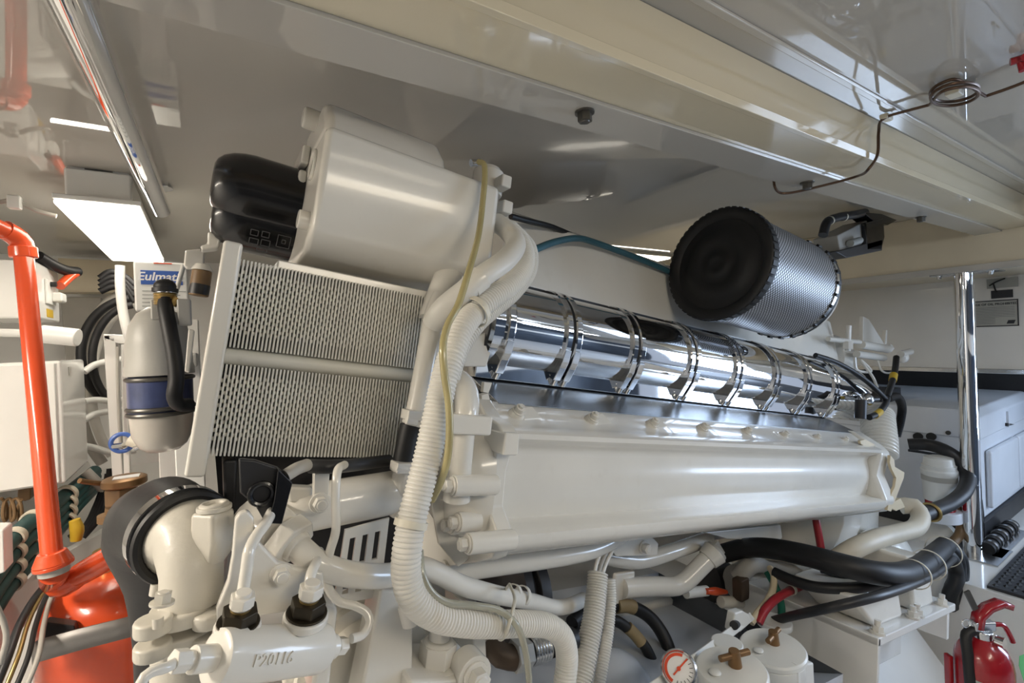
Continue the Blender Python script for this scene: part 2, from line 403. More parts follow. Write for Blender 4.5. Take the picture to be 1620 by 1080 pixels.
# ---- heat shield shelf
pA = (.815, zA(900, 612, .815)); pB = (.70, zA(1000, 655, .70))
xs0, xs1 = xA(768, 620, .75), xA(1350, 690, .72)
sh = obj('heat_shield', MB().esweep([pA, pB, (pB[0]+.002, pB[1]-.004), (pA[0]+.002, pA[1]-.004)], xs0, xs1), 'brushed', ENG, .001)
obj('shield_tab', MB().plate([(766, 604), (779, 605), (773, 622), (764, 620)], .73, .01), 'paint', ENG, .001)
obj('shield_tab', MB().plate([(762, 625), (773, 622), (777, 640), (764, 652)], .71, .02), 'paint', ENG, .001)
# ---- chrome exhaust manifold
MY = .86; MR = .098; mz = zA(900, 541, MY)
mx0, mx1 = xA(769, 590, .785)-.01, xA(1362, 615, .80)
man = obj('exhaust_manifold', MB().lathe(e(mx0, MY, mz), EX, [(0, .05), (.0, MR*.93), (.006, MR)] + [(.006+(mx1-mx0-.012)*i/40, MR) for i in range(1, 41)] + [(mx1-mx0, MR*.94), (mx1-mx0, .04)], 64), 'chrome', ENG, smooth=40)
obj('manifold_base', MB().ebox((mx0-.005, .80, pA[1]-.002), (mx1, .96, pA[1]+.03)), 'chrome', man, .002)
lugs = [(765, 590), (875, 604), (980, 618), (1072, 630), (1145, 640), (1207, 648), (1258, 655), (1303, 660)]
obj('end_disc', MB().cyl(e(mx0-.004, MY, mz), e(mx0+.002, MY, mz), MR*.94, None, 48), 'softblack', man)
for i, (u, v) in enumerate(lugs):
    x = xA(u+2, v, .785)+.020
    for k, dx in enumerate((-.0125, .0125) if i else (.0125,)):
        m2 = MB().lathe(e(x+dx-.009, MY, mz), EX, [(0, MR-.001), (0, MR+.005), (.003, MR+.0075), (.015, MR+.0075), (.018, MR+.005), (.018, MR-.001)], 72, False)
        cl = obj('clamp', m2, 'chrome', man, smooth=30)
        th0 = math.radians(-38); n_ = -EY*math.cos(th0)+EZ*math.sin(th0); tg = EY*math.sin(th0)+EZ*math.cos(th0)
        c = e(x+dx, MY, mz)+n_*(MR+.006)-tg*.004
        obj('clamp_lug', MB().prism([c+tg*.045-n_*.006, c+tg*.02+n_*.007, c-tg*.026+n_*.012, c-tg*.032-n_*.004], EX*.018).cyl(c, c+EX*.001, .001, None, 6) if 0 else MB().prism([c-EX*.009+tg*.045-n_*.004, c-EX*.009+tg*.02+n_*.007, c-EX*.009-tg*.026+n_*.012, c-EX*.009-tg*.032-n_*.006], EX*.018), 'chrome', cl, .002)
        b_ = c-tg*.026+n_*.003; obj('clamp_bolt', MB().cyl(b_, b_-tg*.014+n_*.002, .0085, None, 16).cyl(b_-tg*.013, b_-tg*.016, .005, None, 6), 'steel', cl)
    if i: obj('joint', MB().band(e(x, MY, mz), EX, MR-.002, .008, .004, 72), 'softblack', man)
# ---- intake plenum above the manifold (valley of the V)
pzt = zA(1000, 402, .93); pzb = mz+MR*.75
xp0, xp1 = xA(800, 420, .86), xA(1330, 560, .86)
pl = obj('intake_plenum', MB().esweep([(.905, pzb), (.862, mz+MR+.004), (.862, mz+MR+.012), (.90, pzt-.012), (.92, pzt), (1.38, pzt), (1.40, pzb)], xp0, xp1), 'paint', ENG, .006, smooth=40)
obj('seal_strip', MB().ebox((xp0, .852, mz+MR+.001), (xp1, .866, mz+MR+.006)), 'rubber', ENG)
# ---- expansion tank
TY = .66
tl, tr = xA(505, 280, TY), xA(786, 360, TY)
zt, zb = zA(516, 193, TY), zA(493, 364, TY)
hz_ = zA(507, 152, .72)
hx = xA(700, 250, .70)
zu = zA(475, 398, .70)
tk = obj('expansion_tank', MB().esweep([(TY, zt), (TY, zb+.01), (TY+.006, zb), (TY+.035, zu+.012), (TY+.05, zu), (TY+.20, zu), (TY+.20, zt)], tl, tr), 'paint', ENG, .010, smooth=50, bseg=3)
hump = MB().prism([e(tl, TY+.004, zt-.01), e(tl, TY+.02, zt+.02), e(tl, TY+.05, hz_-.012), e(tl, TY+.07, hz_), e(tl, TY+.20, hz_), e(tl, TY+.20, zt-.01)], EX*(hx-tl))
obj('hump', hump, 'paint', tk, .014, smooth=50, bseg=4)
# end plate fittings on the tank's front
for zc, yc, r in ((zt-.035, TY+.07, .02),):
    m2 = MB(); m2.ring(e(tl-.001, yc, zc), EX, r, .003, 32); obj('boss_ring', m2, 'paint', tk)
for dz in (.05, .09): obj('sight_rib', MB().ebox((tl-.012, TY+.12, hz_-dz-.03), (tl, TY+.2, hz_-dz)), 'paint', tk, .004)
obj('boss', MB().cyl(e(tl-.014, TY+.035, zb+.02), e(tl+.002, TY+.035, zb+.02), .013, None, 16), 'paint', tk, .002)
obj('boss', MB().cyl(e(tl-.02, TY+.11, hz_-.015), e(tl+.03, TY+.11, hz_-.015), .016, None, 16), 'paint', tk, .004)
fp = px(772, 283, .74)
obj('filler_neck', MB().cyl(fp-EZ*.03, fp+EZ*.012, .028, None, 24).cyl(fp+EZ*.012, fp+EZ*.02, .024, .02, 24), 'paint', tk, .002)
obj('nozzle', MB().cyl(px(745, 258, .67), px(760, 257, .67), .006, None, 12), 'steel', tk)
for u, v in ((795, 290), (797, 330)): obj('lug', MB().cbox(px(u, v, .70), EX*.02, EY*.03, EZ*.022), 'paint', tk, .003)
obj('outlet_neck', MB().tube(PT([(712, 425, .70), (706, 450, .69), (695, 480, .68), (686, 508, .675)]), .024, 20), 'paint', tk)
# ---- intercooler
IY = .685
il, ir = xA(362, 500, IY), xA(668, 520, IY)
zt1, zb1 = zA(520, 438, IY), zA(520, 567, IY); zt2, zb2 = zA(520, 592, IY), zA(520, 723, IY)
ic = obj('intercooler', MB().ebox((il+.002, IY+.055, zb2), (ir, IY+.11, zt1)), 'dark', ENG)
fx0, fx1 = xA(314, 560, IY), xA(356, 560, IY)
obj('side_frame', MB().ebox((fx0+.006, IY-.012, zA(300, 752, IY)), (fx1, IY+.12, zA(350, 380, IY))), 'paint', ic, .004, label='broad white upright side frame of the intercooler')
obj('top_rail', MB().ebox((xA(440, 412, IY), IY+.004, zt1-.002), (ir+.01, IY+.11, zt1+.010)), 'paint', ic, .002)
obj('centre_tube', MB().cyl(e(il-.01, IY+.016, (zb1+zt2)/2), e(ir+.01, IY+.016, (zb1+zt2)/2), .0115, None, 24), 'fin', ic)
nf = 58
for bank, (za, zb_) in enumerate(((zb1, zt1), (zb2, zt2))):
    m2 = MB(); pitch = (ir-il)/nf
    for i in range(nf):
        x = il+pitch*(i+.5)
        m2.ebox((x-.0011, IY, za), (x+.0011, IY+.06, zb_))
    h = zb_-za; n = 11; cell = h/n
    for i in range(nf-1):
        x = il+pitch*(i+.5)
        for k in range(2, n-1):
            zz = za+cell*(k+(.5 if i % 2 else 0))
            m2.ebox((x+.001, IY+.0035, zz-cell*.23), (x+pitch-.001, IY+.010, zz+cell*.23))
    obj('fin_pack', m2, 'fin', ic, kind='stuff', label='close rows of thin white cooling fins')
# ---- white coolant pipes at the intercooler's right
cp = obj('coolant_pipe', MB().tube(PT([(698, 470, .67), (686, 505, .655), (677, 555, .65), (667, 610, .645), (658, 655, .64), (652, 672, .64)]), pr(34, px(670, 580, .65)), 20), 'paint', ENG)
obj('clamp', MB().cbox(px(656, 656, .63), EX*.03, EY*.03, EZ*.014).cyl(px(642, 664, .62), px(660, 668, .62), .006, None, 10), 'paint', cp, .002)
obj('rubber_sleeve', MB().tube(PT([(650, 672, .64), (644, 700, .64), (638, 732, .64)]), pr(34, px(645, 700, .64)), 20), 'rubber', cp)
obj('clamp', MB().cbox(px(640, 738, .63), EX*.032, EY*.03, EZ*.014).cyl(px(626, 738, .62), px(645, 742, .62), .006, None, 10), 'paint', cp, .002)
obj('lower_pipe', MB().tube(PT([(640, 735, .645), (634, 775, .65), (632, 810, .66)]), pr(34, px(640, 760, .65)), 18), 'paint', cp)
bh = obj('bypass_hose', MB().tube(PT([(786, 352, .70), (801, 363, .675), (816, 384, .645), (800, 411, .61), (766, 435, .60), (735, 461, .605), (700, 490, .625), (684, 515, .645)]), pr(32, px(790, 420, .66)), 20), 'plastic', ENG)
pa, pb = px(768, 434, .60), px(738, 458, .605)
obj('hose_band', MB().band((pa+pb)/2, pb-pa, pr(33, pa), .022, .003), 'paint', bh)
obj('cavity_shade', MB().plate([(340, 716), (640, 716), (632, 760), (560, 775), (400, 800), (380, 835), (350, 835)], .76, .02), 'softblack', ENG)  # black sheet standing in for the shade below the intercooler
obj('bracket', MB().plate([(735, 540), (782, 520), (776, 560), (770, 580), (735, 580), (728, 560)], .78, .012), 'paint', ENG, .003)
# ---- big air-charge pipe A under the intercooler
q = PT([(455, 825, .66), (480, 806, .66), (525, 796, .66), (580, 786, .66), (632, 776, .67), (660, 765, .70)])
obj('charge_pipe', MB().tube(q, [pr(60, q[0])]+[pr(72, q[2])]*5, 24), 'paint', ENG)
obj('pipe_tab', MB().plate([(497, 750), (522, 745), (518, 800), (496, 806)], .62, .012).bolt(px(506, 795, .62), -WY, .0095), 'paint', ENG, .002)
obj('pipe_saddle', MB().plate([(455, 770), (496, 772), (492, 797), (458, 795)], .64, .02), 'paint', ENG, .003)
# ---- pipe B, from the hex union round the front
q = PT([(452, 850, .60), (474, 868, .585), (500, 890, .575), (535, 904, .575), (586, 911, .585), (625, 908, .60), (650, 900, .615), (668, 897, .63), (692, 906, .64), (727, 924, .655), (775, 938, .68), (839, 951, .72), (881, 961, .75), (903, 957, .77), (923, 948, .79)])
pB_ = obj('raw_water_pipe', MB().tube(q, pr(40, q[3]), 22), 'paint', ENG, smooth=60)
a = (q[1]-q[0]).normalized(); obj('hex_union', MB().hexn(q[0]-a*.004, a, .029, .020).cyl(q[0]+a*.014, q[0]+a*.022, .0185, .0165, 24), 'paint', pB_, .002)
obj('union_body', MB().tube(PT([(405, 830, .66), (425, 838, .64), (450, 850, .605)]), [.036, .031, .024], 20), 'paint', pB_)
for u in (812, 826): obj('hose_band', MB().band(px(u, 938+(u-800)*.16, .71), q[11]-q[10], pr(40, q[3])+.0005, .008, .002), 'paint', pB_)
# ---- pipe C under the head cover, bracket D
obj('drain_pipe', MB().tube(PT([(700, 905, .74), (734, 900, .74), (810, 890, .74), (895, 878, .75), (938, 868, .76), (975, 850, .78), (1000, 835, .80)]), pr(33, px(810, 890, .74)), 18), 'paint', ENG)
obj('stay', MB().plate([(955, 852), (1025, 842), (1042, 860), (1040, 878), (975, 880)], .80, .01).bolt(px(1018, 865, .80), -WY, .012), 'paint', ENG, .002)
obj('stay', MB().plate([(1115, 842), (1235, 830), (1238, 850), (1232, 856), (1150, 852)], .82, .02), 'paint', ENG, .002)
obj('oil_gallery', MB().tube(PT([(950, 878, .86), (1010, 886, .86), (1066, 871, .86), (1120, 852, .88)]), pr(26, px(1010, 886, .86)), 16), 'paint', ENG)
# ---- oil filler neck
fn = obj('filler_pipe', MB().tube(PT([(985, 930, .88), (1038, 927, .86), (1072, 926, .845), (1088, 916, .835), (1104, 900, .825), (1130, 874, .81)]), pr(29, px(1050, 927, .85)), 20), 'paint', ENG)
pc = px(1130, 874, .81); a = (px(1140, 864, .802)-px(1104, 900, .825)).normalized()
obj('filler_collar', MB().cyl(pc-a*.028, pc+a*.004, .028, .034, 28), 'paint', fn, .002)
obj('filler_cap', MB().cyl(pc+a*.003, pc+a*.012, .031, .029, 28).cbox(pc+a*.018, a*.016, a.cross(WY).normalized()*.05, a.cross(a.cross(WY)).normalized()*.008), 'greycast', fn, .001)
obj('filler_flange', MB().cbox(px(985, 930, .885), EX*.075, EY*.014, EZ*.085), 'paint', fn, .012)
# ---- right end of the cover: aft casting with cream gasket tabs
mb = MB()
pr_end = [(.70, zA(1000, 650, .70)), (.64, zA(1000, 680, .64)), (.617, zA(1000, 700, .617)), (.63, zA(1000, 760, .63)), (.60, zA(1000, 832, .60)), (.62, zA(1000, 856, .62)), (.9, zA(1000, 856, .9)), (.9, zA(1000, 650, .9))]
ec = obj('cover_end', MB().esweep(pr_end, xr+.002, xr+.075), 'paint', ENG, .012, smooth=50, bseg=3)
gx = xr
obj('gasket', MB().plate([(1409, 720), (1415, 727), (1416, 738), (1431, 747), (1430, 756), (1421, 779), (1410, 809), (1404, 807), (1407, 788), (1416, 770), (1418, 756), (1411, 742), (1408, 732)], .606, .008), 'cream', ec, .001)
obj('gasket', MB().plate([(1361, 697), (1369, 695), (1383, 702), (1395, 709), (1395, 713), (1383, 712), (1367, 705), (1362, 702)], .64, .008), 'cream', ec, .001)
obj('lug', MB().plate([(1403, 800), (1425, 788), (1432, 802), (1418, 808)], .61, .02), 'cream', ec, .001)
# bellows hose behind it
obj('bellows', MB().tube(PT([(1392, 720, .72), (1392, 700, .73), (1390, 680, .745), (1388, 656, .77)]), .054, 28, corr=.013, cut=.1), 'paint', ENG)
# flywheel housing / gearbox at the aft end
mb = MB().lathe(e(1.90, 1.1, -.30), EX, [(0, .30), (.02, .33), (.16, .33), (.18, .27), (.30, .25), (.46, .2)], 40)
obj('flywheel_housing', mb, 'paint', ENG, .004)
obj('gearbox', MB().ebox((2.05, .85, -.58), (2.45, 1.35, -.12)), 'paint', ENG, .03)
# air intake turbo bracketry under the filter
fe_ = el(px(1141, 420, .73)); tb = obj('turbo_mount', MB().cyl(e(fe_.x+.315, .74, fe_.z), e(fe_.x+.385, .75, fe_.z), .132, .125, 44), 'paint', ENG, .006)
obj('bracket', MB().plate([(1366, 500), (1375, 505), (1400, 545), (1402, 522), (1404, 522), (1403, 552), (1365, 545)], .88, .015), 'paint', tb, .002)
obj('actuator', MB().cyl(px(1362, 545, .84), px(1404, 552, .84), .017, None, 20).cyl(px(1355, 560, .84), px(1398, 566, .84), .014, None, 20).hexn(px(1404, 550, .84), EX, .018, .02), 'paint', tb, .001)
obj('post', MB().cyl(px(1343, 515, .84), px(1341, 555, .84), .009, None, 14).cyl(px(1310, 536, .84), px(1360, 541, .84), .009, None, 14).cyl(px(1341, 540, .83), px(1341, 552, .83), .018, None, 6), 'paint', tb, .001)
obj('oil_line', MB().tube(PT([(1352, 565, .82), (1354, 582, .82), (1366, 588, .82), (1378, 586, .82), (1362, 570, .83), (1380, 595, .80), (1388, 612, .80)]), .005, 10), 'paint', tb)
obj('oil_line', MB().tube(PT([(1388, 570, .83), (1394, 585, .82), (1412, 588, .82), (1420, 570, .83)]), .004, 10), 'paint', tb)
obj('actuator_head', MB().ball(px(1428, 565, .83), .028, (1.1, .8, .9)).cyl(px(1425, 560, .82), px(1440, 556, .82), .014, None, 12), 'paint', tb)
obj('sensor', MB().cyl(px(1362, 632, .72), px(1361, 662, .72), .017, None, 20), 'softblack', ENG, .001)
obj('sensor_plug', MB().cyl(px(1376, 632, .73), px(1388, 631, .72), .010, None, 16), 'softblack', ENG, .001)
obj('sensor_base', MB().ball(px(1370, 632, .74), .024), 'steel', ENG)
obj('turbo_housing', MB().lathe(e(xA(1290, 560, .98), .98, zA(1290, 565, .98)), EX, [(0, .06), (.02, .10), (.09, .11), (.16, .09), (.24, .06)], 32), 'paint', ENG)
# ---- lower left: brackets, oil line cylinder, slotted guard, mount
obj('slotted_guard', MB(), 'paint', ENG) if 0 else None
gp = lambda u, v: px(u, v, .62)
m2 = MB(); TLg, TRg, BRg, BLg = gp(546, 838), gp(616, 819), gp(601, 944), gp(528, 956)
def gq(s, t): return (TLg*(1-s)+TRg*s)*(1-t)+(BLg*(1-s)+BRg*s)*t
us = [0, .14, .27, .42, .55, .70, .83, 1]; ts = [0, .12, .52, .62, .80, .88, 1]
ts = [0, .14, .50, .74, .88, 1]
for i in range(7):
    for j in range(5):
        if i % 2 == 1 and j in (1, 3): continue
        a, b, c, d = gq(us[i], ts[j]), gq(us[i+1], ts[j]), gq(us[i+1], ts[j+1]), gq(us[i], ts[j+1])
        m2.prism([a, b, c, d], WY*.004)
obj('slotted_guard', m2, 'paint', ENG)
# small curled pipe E with its union
obj('bleed_pipe', MB().tube(PT([(545, 735, .60), (534, 745, .575), (531, 788, .565), (531, 840, .565), (522, 872, .57), (516, 905, .575), (520, 930, .575), (537, 951, .575), (562, 958, .57), (581, 970, .565), (584, 986, .56), (574, 1003, .555), (556, 1010, .55)]), pr(14, px(531, 800, .565)), 12), 'paint', ENG)
# black bracket and dark cavity parts under the intercooler
bb = obj('black_bracket', MB().plate([(378, 726), (404, 728), (440, 740), (463, 762), (452, 800), (445, 828), (420, 828), (404, 800), (380, 780)], .575, .01), 'softblack', ENG, .002)
obj('bracket_side', MB().plate([(440, 742), (463, 764), (446, 829), (424, 828), (434, 790)], .565, .012), 'black', bb, .001)
obj('slot', MB().ring(px(414, 781, .572), WY, .011, .003, 24), 'black', bb)
obj('black_pillar', MB().plate([(352, 728), (376, 726), (372, 812), (356, 830)], .70, .05), 'softblack', ENG, .004)
obj('grey_stub', MB().tube(PT([(452, 752, .58), (468, 742, .585), (486, 735, .60)]), pr(20, px(468, 742, .585)), 16), 'greyhose', ENG)
obj('elbow_coupling', MB().tube(PT([(490, 737, .62), (520, 738, .61), (560, 735, .64), (615, 728, .68)]), pr(22, px(520, 738, .61)), 16), 'softblack', ENG)
# white support plate with two eyelets and black hex unions
yo = obj('support_plate', MB().plate([(372, 822), (378, 812), (393, 808), (402, 820), (402, 850), (440, 890), (475, 900), (512, 905), (514, 960), (505, 972), (470, 972), (462, 968), (412, 975), (400, 990), (360, 996), (343, 986), (342, 965), (360, 920), (367, 880)], .555, .012), 'paint', ENG, .003)
obj('plate_bolt', MB().bolt(px(445, 908, .555), -WY, .0085), 'paint', yo)
for u, v, Y in ((377, 985, .52), (485, 970, .53)):
    c = px(u, v, Y); a = EZ*.97-EY*.2
    k = dep(c)/FPX
    obj('eyelet', MB().cyl(c-a*16*k, c, 34*k, None, 28), 'paint', yo, .003)
    hx_ = obj('hex_union', MB().cyl(c, c+a*4*k, 31*k, None, 28).hexn(c+a*4*k, a, 27*k, 20*k), 'hexbronze', yo, .001, label='dark bronze hexagon union nut')
    obj('brass_ring', MB().cyl(c+a*23*k, c+a*28*k, 15*k, None, 20), 'brass', hx_)
    obj('gland_nut', MB().cyl(c+a*27*k, c+a*32*k, 15*k, 18*k, 20).hexn(c+a*31*k, a, 19*k, 17*k).cyl(c+a*47*k, c+a*54*k, 12*k, None, 20), 'paint', hx_, .001)
obj('bleed_pipe', MB().tube(PT([(385, 932, .525), (390, 900, .527), (394, 872, .53), (404, 850, .54), (420, 828, .555), (432, 805, .58)]), pr(18, px(394, 872, .53)), 14), 'paint', ENG)
obj('bleed_pipe', MB().tube(PT([(489, 925, .535), (492, 908, .54), (500, 890, .56), (505, 872, .60)]), pr(16, px(492, 908, .54)), 14), 'paint', ENG)
# oil cooler cylinder with cast number
ca, cb = px(338, 1040, .50), px(508, 1024, .545)
ax = (cb-ca).normalized(); rc = pr(78, (ca+cb)/2)
oc = obj('oil_cooler', MB().lathe(ca, ax, [(0, rc*.8), (.002, rc*.95), (.008, rc), ((cb-ca).length-.006, rc), ((cb-ca).length, rc*.95), ((cb-ca).length+.002, rc*.6)], 40), 'paint', ENG)
nrm = (-(ca+cb)/2).normalized(); nrm = (nrm-ax*nrm.dot(ax)).normalized(); upv = ax.cross(-nrm).normalized(); upv = upv if upv.z > 0 else -upv
lt = px(424, 1050, .5); t0 = ca+ax*(lt-ca).dot(ax)
dirn = (nrm*.97-upv*.24).normalized(); upt = (upv*.97+nrm*.24).normalized()
tm = text_mb('P20116', t0+dirn*(rc+.0002), ax, upt, .014)
obj('cast_number', MB().add([v-dirn*.001 for v in tm.v], tm.f), 'cast', oc)
lt_mb = MB(); nv = len(tm.v); lt_mb.v = [v+dirn*.0012 for v in tm.v]+[v-dirn*.002 for v in tm.v]; lt_mb.f = list(tm.f)
ed = {}
for f in tm.f:
    for i in range(len(f)):
        k = (f[i], f[(i+1) % len(f)]); ed[k] = 1
for (i, j) in ed:
    if (j, i) not in ed: lt_mb.f.append((i, j, j+nv, i+nv))
bpy.data.objects.remove(oc.children[0]); obj('cast_number', lt_mb, 'paint', oc, label='raised cast number P20116')
obj('end_plug', MB().cyl(ca-ax*.019, ca+ax*.002, .011, None, 24).cyl(ca-ax*.024, ca-ax*.018, .0075, None, 16).hexn(ca-ax*.035, ax, .0095, .012), 'paint', oc, .001)
obj('end_plug', MB().cyl(cb-ax*.002, cb+ax*.017, .0125, None, 24).cyl(cb+ax*.016, cb+ax*.022, .0075, None, 16).hexn(cb+ax*.021, ax, .0095, .012), 'paint', oc, .001)
obj('bleed_pipe', MB().tube([ca-ax*.03]+PT([(262, 1056, .478), (240, 1062, .475), (226, 1074, .472), (222, 1100, .47)]), pr(17, px(250, 1058, .475)), 14), 'paint', ENG)
# pump volute with elbow, flanges
HQ = px(290, 845, .66); HA = Vector((-.34, .93, .08)).normalized(); HR = .0475
pe0 = px(303, 915, .605)
pv = obj('pump_elbow', MB().tube([HQ+HA*.05, HQ+HA*.01, HQ-HA*.018, px(300, 858, .62), px(304, 895, .607), px(303, 960, .605)], [HR*.9, HR*.9, HR*.92, pr(98, px(300, 858, .62)), pr(86, pe0), pr(88, pe0)], 36), 'cast', ENG, smooth=60)
obj('cast_lug', MB().tube(PT([(337, 806, .60), (336, 870, .60), (330, 900, .605)]), [.021, .022, .012], 4), 'cast', pv, .005)
obj('lug_plug', MB().cyl(px(339, 806, .60), px(339, 799, .60), .0165, None, 24).ring(px(339, 799, .60), WZ, .011, .0035), 'cast', pv, .001)
def flange(v0, v1, Y, name):
    m = MB(); c0, c1 = px(290, v0, Y), px(290, v1, Y); r = pr(90, c0)
    m.cyl(c0, c1, r, None, 40)
    for sg in (-1, 1):
        m.cyl(c0+EX*r*.80*sg-EY*.022, c1+EX*r*.80*sg-EY*.022, .016, None, 20)
    return obj(name, m, 'cast', pv, .003)
flange(955, 978, .60, 'flange'); flange(990, 1012, .60, 'flange')
obj('pump_body', MB().cyl(px(300, 1008, .61), px(298, 1110, .60), pr(100, px(300, 1000, .61)), None, 36), 'cast', pv)
obj('flange_bolt', MB().bolt(px(256, 955, .56), EZ, .0075), 'cast', pv); obj('flange_bolt', MB().cyl(px(250, 976, .56), px(250, 992, .56), .0045, None, 12), 'cast', pv)
obj('flange_bolt', MB().cyl(px(247, 940, .64), px(250, 922, .64), .0065, None, 12), 'cast', pv)
# engine mount foot
mo = obj('engine_mount', MB().prism([px(602, 932, .60), px(655, 938, .60), px(652, 1150, .58), px(560, 1150, .58), px(582, 1040, .59)], WY*.05), 'paint', ENG, .004)
obj('mount_base', MB().plate([(648, 1078), (735, 1074), (790, 1180), (640, 1180)], .56, .15), 'paint', mo, .006)
obj('mount_back', MB().plate([(650, 965), (765, 975), (770, 1060), (650, 1060)], .70, .03), 'paint', mo, .01)
obj('mount_rib', MB().plate([(748, 968), (768, 975), (772, 1060), (750, 1050)], .62, .10), 'paint', mo, .004)
c = px(690, 1052, .60); obj('mount_nut', MB().cyl(c-EZ*.004, c+EZ*.004, .033, None, 24).hexn(c+EZ*.004, EZ, .025, .026).cyl(c+EZ*.03, c+EZ*.034, .022, .018, 24).cyl(c+EZ*.034, c+EZ*.05, .0145, None, 20), 'paint', mo, .001)
c = px(752, 1068, .555); obj('mount_bolt', MB().cyl(c+EY*.03, c, .024, None, 24).bolt(c, -EY, .0135), 'paint', mo, .001)
obj('mount_bolt', MB().cyl(px(643, 952, .60), px(650, 985, .60), .014, None, 16), 'paint', mo, .002)
obj('ribbed_cover', MB().lathe(px(575, 1040, .72), -WY, [(0, .11), (.02, .11), (.025, .10), (.04, .10), (.045, .085), (.07, .085)], 36), 'cast', ENG)
obj('belt_guard', MB().plate([(512, 955), (536, 962), (520, 1110), (490, 1110)], .60, .05), 'paint', ENG, .006)
# dark fan belt pulley seen under the head cover
obj('pulley', MB().lathe(px(830, 935, .95), -EX, [(0, .10), (.005, .115), (.03, .115), (.035, .10), (.05, .115), (.07, .115)], 32), 'softblack', ENG)
0 and obj('dark_gap', MB().plate([(745, 885), (905, 862), (905, 878), (760, 900)], .90, .01), 'dark', ENG)

# ================================================================== AIR FILTERS
def air_filter(c, ax_, R, L, label):
    t = thing('air_filter', label, 'air filter', c-EZ*R, 'engine air filters')
    body = MB().rings([c+ax_*(L*i/24) for i in range(25)], [ax_]*25, [R*.965]*25, 72)
    obj('mesh_sleeve', body, 'mesh_metal', t, uv=True, smooth=50)
    prof = [(.0, .004), (.0, R*.10), (-.002, R*.12), (-.002, R*.2), (.001, R*.22), (.001, R*.36), (-.001, R*.38), (-.001, R*.6), (.003, R*.63), (.003, R*.80), (-.004, R*.84), (-.006, R*.97), (-.002, R*1.0), (.022, R*1.0), (.026, R*.96)]
    m = MB().lathe(c-ax_*.018, ax_, prof, 72)
    cap = obj('end_cap', m, 'rubber', t, smooth=50)
    m = MB(); _, b_, d_ = basis(ax_)
    for k in range(48):
        th = 2*math.pi*k/48; w = b_*math.cos(th)+d_*math.sin(th); tg = ax_.cross(w)
        m.cbox(c-ax_*.010+w*(R*1.0), w*.004, tg*.012, ax_*.02)
    obj('rim_teeth', m, 'rubber', cap, kind='stuff')
    obj('clamp_band', MB().band(c+ax_*(L-.006), ax_, R*.965, .012, .003, 72), 'steel', t)
    m = MB()
    for k in range(28):
        th = 2*math.pi*k/28; w = b_*math.cos(th)+d_*math.sin(th); tg = ax_.cross(w); m.cbox(c+ax_*(L-.004)+w*(R*.985), w*.006, tg*.008, ax_*.016)
    obj('rear_cap', m.cyl(c+ax_*L, c+ax_*(L+.012), R*.98, None, 60), 'rubber', t)
    return t
FC = px(1141, 420, .73)
air_filter(FC, EX, .1445, .306, 'black capped air filter with silver mesh sleeve above the chrome exhaust')
fe = el(FC)
ff = air_filter(e(fe.x-.06, 1.56, fe.z), EX, .158, .335, 'air filter on the far engine bank, seen mirrored in the ceiling')
obj('inlet_ring', MB().band(e(fe.x+.42, 1.58, fe.z+.03), EX*.9-EY*.4, .075, .06, .03, 40), 'paint', ENG, .004)
# ================================================================== OIL FILTERS
for k, (u, v, Y, lb) in enumerate(((343, 288, .83, 'glossy black oil filter canister beside the white expansion tank, upper one'), (343, 335, .855, 'glossy black oil filter canister with pale print, lower one above the intercooler'))):
    c = px(u, v, Y); R = .054 if k == 0 else .052
    t = thing('oil_filter', lb, 'oil filter', c-EZ*R, 'spin-on oil filters')
    obj('canister', MB().lathe(c-EX*.006, EX, [(0, .005), (.0, R*.50), (.003, R*.64), (.010, R*.78), (.022, R*.90), (.036, R*.97), (.05, R), (.175, R), (.178, R*1.03), (.185, R*1.03), (.187, R*.7)], 48), 'black', t)
    if k == 1:
        # flat white print on the lower canister
        dn = (-EY*.80-EZ*.60).normalized(); up2 = (EZ*.80-EY*.60).normalized(); base = c+dn*(R+.0006)
        m = MB()
        for (x, z, w, h) in ((.052, .004, .010, .009), (.067, .005, .010, .009), (.053, -.010, .012, .009), (.069, -.009, .012, .010), (.066, -.022, .014, .005)):
            for dx, dz, ww, hh in ((0, h/2, w, .0012), (0, -h/2, w, .0012), (-w/2, 0, .0012, h), (w/2, 0, .0012, h)):
                m.cbox(base+EX*(x+dx)+up2*(z+dz), EX*ww, up2*hh, dn*.0006)
        for (x, z, w, h) in ((.093, .0, .018, .020), (.093, .0, .005, .006)):
            for dx, dz, ww, hh in ((0, h/2, w, .001), (0, -h/2, w, .001), (-w/2, 0, .001, h), (w/2, 0, .001, h)):
                m.cbox(base+EX*(x+dx)+up2*(z+dz), EX*ww, up2*hh, dn*.0006)
        for x in (.110, .116): m.cbox(base+EX*x-up2*.006, EX*.003, up2*.034, dn*.0006)
        obj('print', m, 'print_faint', t)
# ================================================================== CONDUITS AND HOSES ON THE ENGINE
main = [(806, 362, .74), (822, 380, .71), (830, 402, .68), (826, 428, .65), (802, 454, .625), (772, 476, .61), (750, 495, .60), (729, 522, .58), (716, 555, .57), (705, 589, .565), (697, 626, .56), (689, 664, .555), (677, 720, .55), (662, 780, .545), (652, 820, .54), (644, 870, .535), (643, 911, .535), (655, 948, .535), (690, 974, .54), (727, 983, .545), (782, 987, .555), (830, 986, .565), (868, 990, .575), (890, 1008, .58), (897, 1040, .585), (892, 1090, .58)]
cd = hose('cable_conduit', main, 46, 'plastic', 'thick white corrugated conduit sweeping down the front of the engine and curling right', 'conduit', corr=.0052, cut=.09, n=22)
for (u, v, Y, nx) in ((752, 493, .60, 6), (650, 828, .538, 14)):
    p = px(u, v, Y); i = nx; a = px(*main[i])-px(*main[i-2])
    obj('cable_tie', MB().band(p, a, pr(48, p), .008, .002), 'ties', cd)
